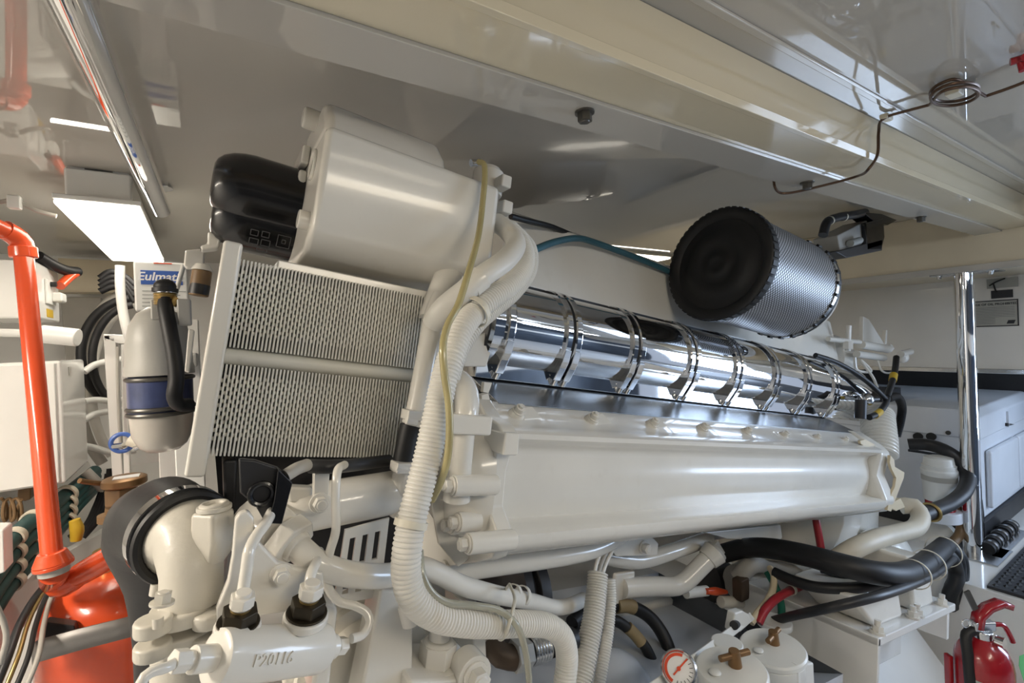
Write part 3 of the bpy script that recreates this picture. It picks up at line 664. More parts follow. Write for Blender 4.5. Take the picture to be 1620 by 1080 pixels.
hose('cable_conduit', [(822, 372, .74), (838, 395, .70), (837, 428, .67), (813, 462, .65), (782, 488, .635), (755, 512, .62), (726, 555, .61), (712, 600, .60)], 28, 'plastic', 'thinner white corrugated conduit tucked behind the thick one below the tank', 'conduit', corr=.0045, n=18)
hose('vent_tube', [(757, 256, .665), (765, 259, .655), (767, 275, .648), (763, 326, .64), (757, 371, .615), (742, 427, .568), (724, 484, .552), (709, 512, .545), (701, 545, .535), (703, 589, .53), (710, 640, .528), (711, 690, .526), (707, 730, .528), (696, 765, .545), (684, 790, .57)], 12, 'olive', 'yellowed rubber vent tube hanging from the expansion tank filler', 'tube', n=12)
hose('drain_tube', [(664, 870, .555), (668, 908, .540), (684, 938, .535), (708, 953, .535), (753, 958, .54), (791, 966, .538), (815, 986, .53), (829, 1020, .53), (836, 1064, .53), (838, 1100, .53)], 11, 'cleartube', 'clear drain tube following the inside bend of the thick conduit', 'tube', n=12)
hose('cable_conduit', [(946, 905, .74), (944, 930, .73), (939, 975, .71), (928, 1030, .69), (915, 1090, .67)], 34, 'plastic', 'white corrugated conduit dropping straight down below the head cover, wider of the pair', 'conduit', corr=.0055, n=18)
hose('cable_conduit', [(965, 915, .76), (966, 950, .75), (962, 1000, .73), (952, 1060, .71), (946, 1095, .70)], 18, 'plastic', 'white corrugated conduit dropping straight down below the head cover, narrower of the pair', 'conduit', corr=.005, n=14)
for i, du in enumerate((-9, 0, 8)):
    hose('wire', [(960+du, 872, .76), (952+du*.9, 890, .75), (946+du*.7, 912, .735)], 6, 'greyhose' if i % 2 else 'plastic', ('grey' if i % 2 else ('left white' if i == 0 else 'right white'))+' wire entering the top of the dropping conduit', 'wire')
tag(obj('cable_tie', MB().tube(PT([(806, 924, .655), (813, 940, .62), (812, 962, .545), (806, 985, .528), (798, 1006, .545), (790, 1010, .575), (786, 990, .62), (792, 945, .72), (806, 924, .655)]), .0026, 8), 'ties'), 'white cable tie strapping the clear tube to the thick conduit', 'cable tie')
hose('coolant_hose', [(838, 398, .80), (880, 382, .83), (915, 377, .85), (945, 385, .87), (1000, 405, .875), (1055, 428, .88), (1075, 440, .89)], 10, 'tealhose', 'teal hose lying along the top of the intake plenum', 'hose')
hose('wire_loom', [(808, 342, .84), (830, 348, .85), (870, 358, .88), (905, 372, .92)], 9, 'rubber', 'black taped wire loom behind the expansion tank', 'wire loom')
hose('hydraulic_hose', [(905, 985, .86), (930, 965, .88), (972, 958, .89), (1000, 960, .88), (1030, 978, .86), (1052, 1010, .83), (1064, 1050, .80), (1066, 1090, .78)], 20, 'rubber', 'black rubber hose with tan tag looping down in the bilge, upper one', 'hose')
hose('hydraulic_hose', [(900, 1010, .84), (940, 985, .86), (975, 982, .86), (1000, 1000, .84), (1022, 1025, .82), (1036, 1060, .80), (1038, 1090, .79)], 17, 'rubber', 'black rubber hose with brass ferrule looping down in the bilge, lower one', 'hose')
tag(obj('hose_tag', MB().tube(PT([(975, 958, .885), (992, 957, .882), (1001, 960, .88)]), pr(22, px(990, 960, .885)), 16), 'tan'), 'tan tag wrapped on the upper black bilge hose', 'tag')
tag(obj('hose_tag', MB().tube(PT([(993, 992, .845), (1006, 1005, .835), (1016, 1018, .825)]), pr(18.5, px(1005, 1005, .84)), 16), 'tan'), 'tan ferrule on the lower black bilge hose', 'tag')
t = thing('hose_coupling', 'dark rusty elbow coupling with ribbed steel ferrule under the conduit', 'coupling', px(800, 1050, .70))
obj('elbow', MB().tube(PT([(775, 1015, .72), (790, 1035, .70), (815, 1040, .69)]), .020, 16), 'rust', t); obj('nut', MB().cyl(px(812, 1038, .69), px(835, 1032, .69), .026, None, 6), 'greycast', t, .001)
m = MB().lathe(px(838, 1030, .69), (px(872, 1020, .69)-px(838, 1030, .69)), [(0, .022)]+[(.003*i, .024 if i % 2 else .0225) for i in range(1, 13)], 24); obj('ferrule', m, 'steel', t)
obj('stub', MB().cyl(px(870, 1021, .69), px(905, 1010, .70), .02, None, 16), 'rubber', t)

dm = px(968, 1095, .80)
tag(obj('bilge_tank', MB().lathe(dm-WZ*.25, WZ, [(0, .10), (.2, .10), (.25, .097), (.285, .085), (.315, .062), (.333, .03), (.338, .004)], 40), 'bilge', smooth=60), 'blue-grey dome-topped tank behind the looping black hoses', 'tank')
# ================================================================== LEFT SIDE
# ceiling lamp
def lamp(corner_pts, zb, zc, label, mt, along='y'):
    xs = [p[0] for p in corner_pts]; ys = [p[1] for p in corner_pts]; x0, x1, y0, y1 = min(xs), max(xs), min(ys), max(ys)
    t = thing('ceiling_lamp', label, 'lamp', ((x0+x1)/2, (y0+y1)/2, zb), 'fluorescent strip lamps')
    obj('housing', MB().box((x0+.015, y0+.02, zb+.02), (x1-.015, y1-.02, zc-.004)), 'wall', t, .006)
    obj('housing_rim', MB().box((x0-.002, y0-.002, zb+.012), (x1+.002, y1+.002, zb+.024)), 'wall', t, .003)
    obj('diffuser', MB().box((x0, y0, zb), (x1, y1, zb+.013)), mt, t, .005)
    obj('mount', MB().box((x0+.02, y0+.03, zc-.006), (x0+.05, y1-.03, zc)).box((x1-.05, y0+.03, zc-.006), (x1-.02, y1-.03, zc)), 'wall', t)
    return t
LZ = .335
A, B = px(84, 322, Z=LZ), px(203, 333, Z=LZ); F_ = px(240, 415, Z=LZ)
lamp([(A.x, A.y), (A.x+.15, F_.y)], LZ, CZ, 'glowing white strip lamp on the ceiling beside the orange pipe', 'lamp_warm')
p = px(1000, 404, Z=.408)
t = thing('ceiling_lamp', 'glowing flush strip lamp above the far side of the engine, beyond the plenum', 'lamp', (p.x, p.y, .41), 'fluorescent strip lamps')
obj('diffuser', MB().box((p.x-.30, p.y, .408), (p.x+.30, p.y+.20, .42)), 'lamp_warm', t, .003); obj('housing', MB().box((p.x-.315, p.y-.012, .416), (p.x+.315, p.y+.212, CZ)), 'beige', t, .003)
lamp([(.22, -.72), (.88, -.52)], .335, CZ, 'assumed strip lamp on the aisle ceiling, out of view, forward one', 'lamp_warm')  # assumed fixture for the warm aisle light, never in view
lamp([(1.42, -.72), (2.08, -.52)], .335, CZ, 'assumed strip lamp on the aisle ceiling, out of view, aft one', 'lamp_cool')  # assumed fixture for the cool aisle light, never in view
lamp([(-1.05, .42), (-.85, 1.08)], .335, CZ, 'added fill lamp on the ceiling forward of the orange pipe, out of view', 'lamp_warm')  # housing for the added fill light, out of view
hose('lamp_cable', [(-20, 325, 1.5), (12, 318, 1.5), (30, 320, 1.5), (55, 332, 1.5), (90, 342, 1.5)], 7, 'greyhose', 'grey cable clipped to the ceiling running to the strip lamp', 'cable')
tag(obj('cable_clip', MB().cbox(px(23, 320, 1.49), WX*.022, WY*.02, WZ*.03), 'white_plastic', None, .003), 'white clip holding the lamp cable', 'clip')
# handrail
RZ = .375
ra, rb = px(120, 20, Z=RZ), px(254, 331, Z=RZ)
hr = thing('handrail', 'polished chrome handrail fixed under the ceiling', 'handrail', (ra+rb)/2)
obj('rail', MB().tube([ra-(rb-ra)*.35, ra, rb], .0225, 28, step=.05), 'chrome', hr, .002)
obj('rail_foot', MB().cyl(Vector((rb.x, rb.y-.02, RZ)), Vector((rb.x, rb.y-.02, CZ)), .010, None, 20).cyl(Vector((rb.x, rb.y-.02, CZ-.006)), Vector((rb.x, rb.y-.02, CZ)), .03, None, 28), 'chrome', hr, .001)
rn = ra-(rb-ra)*.02
obj('rail_foot', MB().cyl(Vector((rn.x+.01, rn.y, RZ)), Vector((rn.x+.01, rn.y, CZ)), .013, None, 20).cyl(Vector((rn.x+.01, rn.y, CZ-.006)), Vector((rn.x+.01, rn.y, CZ)), .034, None, 28), 'chrome', hr, .001)
# orange fire-suppression pipe and bottle
op = thing('fire_pipe', 'orange painted fire-suppression pipe running down to the orange bottle', 'pipe', px(85, 925, 1.49))
rO = pr(24, px(60, 640, 1.52))
obj('pipe', MB().tube(PT([(-60, 335, 1.41), (-20, 352, 1.46), (8, 365, 1.49)]), rO, 20), 'orange', op)
obj('elbow', MB().tube(PT([(6, 363, 1.49), (24, 373, 1.51), (34, 384, 1.52), (37, 398, 1.52)]), rO*1.22, 20), 'orange', op)
pT = px(37, 402, 1.52); obj('collar', MB().cyl(px(36, 390, 1.52), px(38, 408, 1.52), rO*1.42, None, 24), 'orange', op, .003)
obj('pipe', MB().tube(PT([(37, 398, 1.52), (83, 885, 1.30)]), rO, 20), 'orange', op)
obj('collar', MB().cyl(px(82, 872, 1.30), px(84, 890, 1.30), rO*1.25, rO*1.8, 24).cyl(px(84, 890, 1.30), px(85, 896, 1.30), rO*1.8, None, 24), 'orange', op, .002)
obj('bare_thread', MB().cyl(px(85, 896, 1.30), px(86, 906, 1.30), rO*1.4, None, 24), 'greycast', op)
obj('elbow', MB().tube(PT([(86, 904, 1.30), (88, 922, 1.49), (98, 928, 1.47), (112, 920, 1.46), (128, 908, 1.46)]), rO*1.35, 20), 'orange', op)
obj('union', MB().lathe(px(122, 911, 1.45), px(176, 880, 1.41)-px(122, 911, 1.45), [(0, rO*1.3), (.01, rO*1.45), (.05, rO*1.5), (.055, rO*1.49), (.11, rO*1.49), (.13, rO*1.4), (.14, rO*1.1)], 28), 'orange', op)
obj('outlet', MB().tube(PT([(172, 880, 1.41), (190, 870, 1.40), (203, 862, 1.39)]), rO*1.3, 20), 'greycast', op)
bc = px(176, 1010, 1.62); bR = pr(176, bc)
bt = thing('fire_bottle', 'large orange fire-suppression bottle strapped with a flat steel band', 'fire bottle', Vector((bc.x, bc.y, -1.27)))
topz = px(175, 898, 1.62).z
obj('bottle', MB().lathe(Vector((bc.x, bc.y, -1.27)), WZ, [(0, bR*.9), (.02, bR), (topz-.13+1.27, bR), (topz-.10+1.27, bR*.985), (topz-.065+1.27, bR*.93), (topz-.03+1.27, bR*.78), (topz-.008+1.27, bR*.5), (topz+1.27, bR*.2)], 56), 'orange', bt, smooth=60)
obj('neck', MB().cyl(Vector((bc.x, bc.y, topz-.01)), Vector((bc.x, bc.y, topz+.05)), .03, None, 24), 'brass', bt)
sp = PT([(50, 1036, 1.44), (60, 1030, 1.42), (120, 1013, 1.40), (180, 998, 1.40), (240, 983, 1.40)])
m = MB(); hw = pr(34, sp[2])
for q in sp: m.v += [q-WZ*hw, q+WZ*hw]
for i in range(len(sp)-1): m.f.append((2*i, 2*i+2, 2*i+3, 2*i+1))
o = obj('strap', m, 'strapsteel', bt); sd = o.modifiers.new('solid', 'SOLIDIFY'); sd.thickness = .003
obj('saddle', MB().plate([(72, 984), (118, 990), (122, 1008), (62, 1026)], 1.46, .03), 'softblack', bt, .003)
# brown valve with wooden-brown handle
vt = thing('gate_valve', 'brown bronze valve with flat round handle beside the orange pipe', 'valve', px(195, 860, 1.5))
obj('handle', MB().lathe(px(197, 768, 1.48), WZ, [(0, .040), (.004, .045), (.018, .045), (.022, .038)], 32), 'bronze', vt, .001)
obj('handle_tag', MB().cbox(px(200, 754, 1.47), WX*.05, WY*.03, WZ*.002), 'print_white', vt)
obj('lever', MB().tube(PT([(165, 765, 1.48), (145, 763, 1.46), (125, 760, 1.44)]), .006, 10), 'bronze', vt)
obj('bonnet', MB().cyl(px(193, 795, 1.48), px(192, 770, 1.48), .034, None, 6), 'brown', vt, .002)
obj('stem', MB().cyl(px(182, 855, 1.5), px(185, 800, 1.49), .026, .022, 20).cyl(px(182, 822, 1.5), px(182, 812, 1.5), .034, None, 24), 'brown', vt)
# white cabinets
cq = px(100, 660, 1.78); Xc = cq.x
Yb = 2.08
zt_, zb_ = px(100, 570, 1.78).z, px(107, 764, 1.78).z
kb = thing('electrical_cabinet', 'large white electrical cabinet behind the orange pipe', 'cabinet', Vector((Xc-.2, 1.92, zb_)))
obj('body', MB().box((Xc-.5, 1.78, zb_), (Xc, Yb, zt_)), 'wall', kb, .008)
obj('door', MB().box((Xc-.49, 1.772, zb_+.006), (Xc-.012, 1.781, zt_-.006)), 'wall', kb, .003)
obj('hinge_cover', MB().box((Xc-.002, 1.86, zt_-.045), (Xc+.002, 1.89, zt_-.02)), 'greycast', kb)
q = px(55, 470, 1.9); x1 = px(57, 460, 1.9).x
z0, z1 = px(57, 503, 1.9).z, px(57, 412, 1.9).z
jb = thing('switch_box', 'white switch box with rotary switch on its side, above the electrical cabinet', 'switch box', Vector((x1-.15, 2.0, z0)))
obj('body', MB().box((x1-.45, 1.9, z0), (x1, 2.16, z1)), 'wall', jb, .006)
obj('switch_plate', MB().box((x1, 1.99, z0+.05), (x1+.006, 2.09, z1-.04)), 'white_plastic', jb, .002)
obj('switch_knob', MB().cyl(Vector((x1+.005, 2.03, (z0+z1)/2+.03)), Vector((x1+.02, 2.03, (z0+z1)/2+.03)), .008, None, 12), 'dark', jb)
obj('padlock_tab', MB().box((x1+.004, 2.04, z0+.06), (x1+.03, 2.10, z0+.09)), 'white_plastic', jb, .006)
obj('warning_label', MB().box((x1, 2.0, z0+.01), (x1+.0015, 2.07, z0+.035)), 'yellow', jb)
hn = tag(obj('cylinder_fitting', MB().cyl(px(66, 528, 1.8), px(124, 534, 1.78), pr(28, px(100, 530, 1.8)), None, 28).cyl(px(0, 526, 1.82), px(66, 528, 1.8), .011, None, 14), 'white_plastic', None, .003), 'white cylinder fitting below the switch box', 'fitting')
# white and black box near the lower left with coiled cord, duct strips
tag(obj('wall_socket', MB().plate([(28, 770), (50, 768), (48, 790), (38, 793), (27, 788)], 1.9, .06), 'brown', None, .003), 'brown socket block under the electrical cabinet', 'socket')
coil = [px(2+i*1.5+6*math.sin(i*.8), 806-18*math.cos(i*.8), 1.82+.01*math.sin(i)) for i in range(24)]
tag(obj('coiled_cord', MB().tube(coil, .004, 8), 'brown'), 'thin brown coiled cord hanging under the cabinet', 'cord')
tag(obj('junction_plate', MB().plate([(-20, 838), (6, 838), (8, 905), (-20, 915)], 1.3, .05), 'wall', None, .003), 'white junction plate at the picture edge beside the green hoses', 'plate')
# green hoses
for i in range(4):
    o = hose('green_hose', [(-25, 905+i*28, 1.50-.01*i), (10, 862+i*24, 1.60-.01*i), (40, 832+i*22, 1.68-.01*i), (66, 812+i*19, 1.76-.01*i), (95, 790+i*15, 1.86-.01*i), (120, 770+i*11, 1.96-.01*i), (150, 745+i*9, 2.1-.01*i)], 23-i, 'greenhose', ['topmost', 'second from top', 'third from top', 'lowest'][i]+' of the dark green hoses clamped along the lower left wall', 'hose', group='clamped green hoses')
    for u, v, Y in ((22, 850+i*23.3, 1.63-.01*i), (52, 822+i*21, 1.72-.01*i), (104, 783+i*13.5, 1.89-.01*i)):
        p = px(u, v, Y); obj('hose_clip', MB().band(p, px(66, 812+i*19, 1.76)-px(10, 862+i*24, 1.60), pr(25-i, p), .018, .005, 24), 'beigehose', o, .001)
struct('trim_5', MB().prism([px(-40, 1000, 1.40), px(60, 900, 1.75), px(200, 820, 2.3), px(200, 850, 2.3), px(70, 950, 1.75), px(-40, 1090, 1.40)], WX*-.03), 'wall')
struct('wall_shelf', MB().prism([px(-80, 800, 1.9), px(140, 730, 2.4), px(220, 900, 2.3), px(60, 960, 1.9), px(-80, 1080, 1.5)], Vector((-.02, .05, 0))), 'wall')
for i, (w, mt, lb) in enumerate(((11, 'softblack', 'thick black'), (6, 'brass', 'yellow striped'), (7, 'dark', 'thin black'), (7, 'greyhose', 'grey'))):
    hose('floor_cable', [(-10+i*16, 1095, 1.30), (12+i*16, 1040, 1.34), (30+i*13, 990, 1.42), (52+i*9, 950, 1.52), (80+i*5, 915, 1.65)], w, mt, lb+' cable running along the floor beside the orange bottle', 'cable')
hose('grey_cord', [(-10, 950, 1.2), (6, 985, 1.2), (10, 1010, 1.2), (0, 1050, 1.2)], 8, 'greyhose', 'grey cord dangling at the lower left edge', 'cord')
# cable coils behind (white conduits, black cables)
for i, (cx, cy_, rx, ry, w, mt, lb) in enumerate(((215, 610, 92, 150, 15, 'greyhose', 'light grey hose curving behind the white frame, outer'), (222, 612, 78, 132, 13, 'plastic', 'white hose curving behind the white frame, middle'), (212, 560, 84, 88, 13, 'rubber', 'black cable curving behind the white frame, upper'), (216, 566, 70, 84, 11, 'rubber', 'black cable curving behind the white frame, lower'))):
    hose('curved_hose', [(cx+rx*math.cos(math.radians(a)), cy_-ry*math.sin(math.radians(a)), 2.25-.03*i) for a in range(95, 236, 14)], w, mt, lb, 'hose')
for i, (v0, v1) in enumerate(((588, 570), (635, 634), (664, 650), (705, 716))):
    hose('white_pipe', [(133, v0, 2.1), (150, (v0+v1)/2-2, 2.12), (178, v1, 2.12), (215, v1-4, 2.12)], 10, 'white_plastic', ['uppermost', 'second', 'third', 'lowest'][i]+' white pipe crossing behind the white frame', 'pipe', group='white crossing pipes')
hose('white_pipe', [(190, 420, 1.75), (190, 450, 1.75), (194, 490, 1.75), (203, 530, 1.75), (215, 560, 1.78)], 13, 'white_plastic', 'white pipe dropping from the strip lamp beside the blue labelled box', 'pipe')
hose('white_pipe', [(135, 745, 2.0), (160, 770, 2.0), (185, 800, 2.0), (200, 830, 2.0)], 14, 'greyhose', 'grey pipe running down behind the bronze valve', 'pipe')
for i in range(4):
    hose('black_cable', [(110+i*7, 850, 1.95), (135+i*7, 832-i*4, 1.97), (152+i*6, 800-i*6, 1.99), (165+i*3, 765-i*8, 2.0)], 9, 'rubber', ['first', 'second', 'third', 'fourth'][i]+' from left of the black cables bunched beside the green hoses', 'cable', group='bunched black cables')
tag(obj('yellow_valve', MB().tube(PT([(118, 822, 1.7), (122, 838, 1.7), (120, 856, 1.7)]), [.012, .016, .012], 12), 'yellow'), 'small yellow valve fitting beside the orange pipe', 'valve')
# beige frame at the far corner and dark stuff
struct('trim_6', MB().plate([(92, 408), (240, 415), (190, 462), (92, 462)], 2.55, .08), 'beige')
tag(obj('corner_panel', MB().plate([(95, 470), (160, 470), (152, 640), (110, 640)], 2.6, .04), 'greyhose', None, .004), 'grey panel in the far corner behind the cables', 'panel')
hose('black_pipe', [(60, 405, 2.0), (85, 420, 2.05), (105, 428, 2.1), (122, 430, 2.15)], 16, 'rubber', 'black insulated pipe above the switch box', 'pipe')
hose('red_pipe', [(122, 430, 2.15), (108, 440, 2.1), (95, 452, 2.05)], 13, 'orange', 'short red orange pipe behind the switch box', 'pipe')
for i in range(4):
    hose('wire_bundle', [(158, 440+i*7, 2.2), (175, 430+i*8, 2.2), (195, 436+i*6, 2.2), (212, 450+i*9, 2.2)], 10, 'rubber', ['top', 'second', 'third', 'lowest'][i]+' strand of the black wire bundle left of the blue labelled box', 'wires', group='black wire bundle')
# white upright frame
wf = thing('equipment_frame', 'white square-tube upright frame behind the fuel filter', 'frame', px(190, 765, 1.9))
obj('post', MB().plate([(163, 530), (182, 528), (195, 765), (178, 765)], 1.9, .05), 'wall', wf, .003)
obj('post', MB().plate([(191, 545), (200, 544), (206, 760), (196, 760)], 1.9, .03), 'wall', wf, .002)
obj('top_bar', MB().plate([(163, 528), (205, 530), (205, 545), (164, 540)], 1.9, .05), 'wall', wf, .002)
obj('cord', MB().tube(PT([(186, 548, 1.88), (186, 600, 1.88), (189, 680, 1.88), (192, 715, 1.88)]), .004, 8), 'greyhose', wf)
t = thing('clamp_handle', 'blue ringed hose clamp with pale wooden grip under the fuel filter', 'clamp', px(200, 705, 1.7))
obj('loop', MB().ring(px(193, 700, 1.7), WY, .024, .006), 'bluelabel', t); obj('grip', MB().cyl(px(205, 696, 1.68), px(240, 708, 1.66), .016, .014, 16), 'ties', t)
obj('buckle', MB().cyl(px(180, 706, 1.7), px(196, 704, 1.68), .008, None, 10).cyl(px(212, 710, 1.66), px(236, 700, 1.66), .007, None, 10), 'steel', t)
# box with blue label
bx0, bx1 = px(212, 455, 1.5).x, px(298, 455, 1.5).x; bz0, bz1 = px(250, 492, 1.5).z, px(250, 414, 1.5).z
eb = thing('control_box', 'white control box with a blue printed label', 'control box', Vector(((bx0+bx1)/2, 1.56, bz0)))
obj('body', MB().box((bx0, 1.5, bz0), (bx1, 1.62, bz1)), 'white_plastic', eb, .005)
la, lb_ = px(222, 427, 1.499), px(289, 451, 1.499)
obj('blue_label', MB().box((la.x, 1.4985, lb_.z), (lb_.x, 1.5, la.z)), 'bluelabel', eb)
obj('lettering', text_mb('Eulmatic', px(255, 438, 1.498), WX, WZ, .029, bold=.02, shear=.2), 'print_white', eb)
ra_, rb_ = px(243, 415, 1.499), px(272, 418, 1.499); obj('red_strip', MB().box((ra_.x, 1.4985, rb_.z), (rb_.x, 1.5, ra_.z)), 'print_red', eb)
m = MB()
for i in range(5): p = px(225, 460+i*6, 1.499); m.box((p.x, 1.499, p.z-.0012), (p.x+.09-.012*(i % 3), 1.5, p.z+.0012))
obj('fine_print', m, 'label_grey', eb)
# fuel filter / separator
fc_ = px(254, 600, 1.08); fr = pr(88, fc_)
fs = thing('fuel_separator', 'grey domed fuel separator with navy band and cloudy bowl', 'fuel separator', px(254, 712, 1.08))
zz = lambda v: px(254, v, 1.08).z
o0 = Vector((fc_.x, fc_.y, 0))
obj('dome', MB().lathe(Vector((fc_.x, fc_.y, zz(592))), WZ, [(0, fr*1.04), (.012, fr*1.04), (.02, fr), (zz(545)-zz(592), fr*.98), (zz(515)-zz(592), fr*.86), (zz(496)-zz(592), fr*.62), (zz(486)-zz(592), fr*.3), (zz(484)-zz(592), .004)], 44), 'greycast', fs, smooth=60)
obj('navy_band', MB().cyl(Vector((fc_.x, fc_.y, zz(655))), Vector((fc_.x, fc_.y, zz(594))), fr*.97, None, 44), 'navyband', fs, .003)
for v in (598, 644, 652): obj('band_ring', MB().ring(Vector((fc_.x, fc_.y, zz(v))), WZ, fr*.975, .004, 40), 'darksteel', fs)
obj('bowl', MB().lathe(Vector((fc_.x, fc_.y, zz(712))), WZ, [(0, fr*.5), (.01, fr*.72), (.03, fr*.9), (zz(655)-zz(712), fr*.95)], 44), 'bowl', fs, smooth=60)
obj('lug', MB().cbox(px(248, 490, 1.02), WX*.016, WY*.02, WZ*.035), 'greycast', fs, .003)
obj('lug', MB().cbox(px(292, 494, .98), WX*.02, WY*.02, WZ*.045), 'greycast', fs, .003)
hose('fuel_hose', [(262, 468, 1.0), (262, 486, .985), (268, 520, .97), (276, 565, .96), (279, 600, .955), (276, 628, .955), (284, 640, .97), (300, 640, .985)], 22, 'rubber', 'black fuel hose curving down the front of the fuel separator', 'hose')
t = thing('hose_fitting', 'ribbed black cap and brass ferrule on top of the fuel hose', 'fitting', px(262, 475, 1.0))
obj('cap', MB().ball(px(261, 453, 1.0), .0165, (1, 1, .8)).cyl(px(261, 462, 1.0), px(261, 456, 1.0), .0185, None, 24), 'rubber', t)
obj('washer', MB().cyl(px(262, 466, 1.0), px(262, 462, 1.0), .015, None, 20), 'steel', t)
obj('ferrule', MB().lathe(px(262, 482, 1.0), WZ, [(0, .0150)]+[(.002*i, .0170 if i % 2 else .0155) for i in range(1, 11)], 24), 'brass', t)
obj('worm', MB().cyl(px(272, 482, .99), px(282, 472, .99), .007, None, 10), 'brass', t)
hose('thin_rod', [(276, 470, 1.1), (283, 445, 1.1), (291, 418, 1.1)], 7, 'white_plastic', 'thin white rod beside the fuel separator', 'rod')
sb_ = thing('side_bracket', 'white bracket plate carrying a brown sender left of the intercooler', 'bracket', px(310, 480, .95))
obj('plate', MB().plate([(293, 395), (326, 392), (322, 424), (296, 424), (290, 420)], .95, .02), 'paint', sb_, .004)
obj('clip', MB().plate([(329, 365), (352, 372), (345, 392), (318, 395), (316, 388), (328, 385)], .85, .03), 'paint', sb_, .004)
sd_ = tag(obj('sender', MB().cyl(px(314, 468, .92), px(320, 428, .92), .014, None, 20), 'brown', None, .002), 'brown labelled sender cylinder between box and intercooler', 'sender')
obj('cap', MB().cyl(px(320, 428, .92), px(321, 418, .92), .016, .010, 20), 'paint', sd_, .001)
obj('print', MB().cyl(px(314, 466, .92), px(317, 450, .92), .0142, None, 20), 'softblack', sd_)
tag(obj('white_strip', MB().plate([(298, 520), (308, 522), (300, 590), (292, 588)], .92, .02), 'paint', None, .002), 'narrow white strip between fuel separator and intercooler frame', 'strip')
# big rubber hose on the pump elbow with clamp
q = [HQ-HA*.012, HQ+HA*.03, HQ+HA*.065, HQ+HA*.11-WZ*.025, px(262, 915, .84), px(266, 985, .86), px(268, 1060, .88)]
rh = thing('suction_hose', 'wide black rubber hose clamped to the pump elbow', 'hose', q[-1])
rr = HR*1.03; a = HA
obj('rubber', MB().tube(q, [rr, rr, rr*1.04, rr*1.02, rr*.95, rr*.85, rr*.85], 40), 'rubber', rh, smooth=60)
obj('clamp', MB().band(HQ+HA*.006, HA, rr*1.012, .013, .0028, 56), 'chrome', rh)
obj('lip', MB().ring(q[0]+a*.001, a, rr*.955, .0055, 56), 'rubber', rh)
obj('worm', MB().cyl(px(228, 895, .67), px(246, 908, .66), .008, None, 12).cyl(px(233, 890, .66), px(233, 896, .65), .009, None, 16), 'steel', rh)
# posts that carry the fuel separator and the control box
sx_ = px(296, 600, 1.22).x
obj('stand', MB().box((sx_-.025, 1.19, -1.28), (sx_+.025, 1.23, zz(500))).box((fc_.x, 1.16, zz(585)), (sx_+.02, 1.19, zz(560))), 'wall', fs, .003)
obj('stand', MB().box(((bx0+bx1)/2-.03, 1.62, -1.28), ((bx0+bx1)/2+.03, 1.66, bz1-.02)), 'wall', eb, .003)
# ================================================================== RIGHT SIDE
# chrome pole
pz0 = px(1540, 872, Z=FLZ); PY = pz0.y
po = thing('chrome_pole', 'polished chrome stanchion pole standing in front of the aft bulkhead', 'pole', Vector((POLEX, PY, FLZ)))
pr_ = pr(26, px(1535, 650, X=POLEX))*.93
obj('tube', MB().cyl(Vector((POLEX, PY, FLZ)), Vector((POLEX, PY, SZ)), pr_, None, 40), 'chrome', po)
obj('top_plate', MB().box((POLEX-.02, PY-.10, SZ-.006), (POLEX+.08, PY+.10, SZ-.001)), 'steel', po, .001)
for dy in (-.075, .075): obj('bolt', MB().bolt(Vector((POLEX+.0, PY+dy, SZ-.006)), -WZ, .008), 'steel', po)
obj('base_plate', MB().box((POLEX-.10, PY-.09, FLZ), (POLEX+.10, PY+.11, FLZ+.006)), 'steel', po, .001)
# placards on the aft bulkhead
WXA = 2.948
def wallrect(u0, v0, u1, v1, off=0):
    a, b = px(u0, v0, X=WXA), px(u1, v1, X=WXA); return a, b
a, b = px(1519, 497, X=WXA), px(1612, 497, X=WXA); zc_ = px(1565, 496, X=WXA).z; hh = (px(1565, 476, X=WXA).z-px(1565, 517, X=WXA).z)/2
pc_ = tag(obj('placard', MB().box((WXA-.003, b.y, zc_-hh), (WXA, a.y, zc_+hh)), 'placard'), 'printed placard on the aft bulkhead behind the chrome pole', 'sign')
m = MB(); bw = .004
m.box((WXA-.004, b.y, zc_-hh), (WXA-.003, a.y, zc_-hh+bw)).box((WXA-.004, b.y, zc_+hh-bw), (WXA-.003, a.y, zc_+hh)).box((WXA-.004, b.y, zc_-hh), (WXA-.003, b.y+bw, zc_+hh)).box((WXA-.004, a.y-bw, zc_-hh), (WXA-.003, a.y, zc_+hh))
obj('border', m, 'print_dark', pc_)
cy_ = (a.y+b.y)/2; wid = a.y-b.y
obj('lettering', text_mb('DISCHARGE OF OIL PROHIBITED', Vector((WXA-.0042, cy_, zc_+hh*.70)), -WY, WZ, wid*.068, bold=.02), 'print_dark', pc_)
m = MB()
for i in range(11):
    zz_ = zc_+hh*(.45-.12*i); w = wid*(.44 if i < 7 else .26); m.box((WXA-.0042, cy_+wid*.44-2*w if i < 7 else cy_+wid*.3-w*1.6, zz_-.0011), (WXA-.0036, cy_+wid*.44, zz_+.0011))
obj('fine_print', m, 'print_grey', pc_)
obj('emblem', MB().prism([Vector((WXA-.0042, cy_-wid*.30, zc_-hh*.82)), Vector((WXA-.0042, cy_-wid*.42, zc_-hh*.82)), Vector((WXA-.0042, cy_-wid*.45, zc_-hh*.55)), Vector((WXA-.0042, cy_-wid*.33, zc_-hh*.55))], WX*.0008), 'print_dark', pc_)
a, b = px(1561, 442, X=WXA), px(1611, 453, X=WXA); tag(obj('label_plate', MB().box((WXA-.003, b.y, b.z), (WXA, a.y, a.z)), 'label_grey'), 'small pale grey plate above the placard', 'sign')
a, b = px(1568, 460, X=WXA), px(1603, 470, X=WXA); tag(obj('label_plate', MB().box((WXA-.003, b.y, b.z), (WXA, a.y, a.z)), 'print_dark'), 'small black plate just above the placard', 'sign')
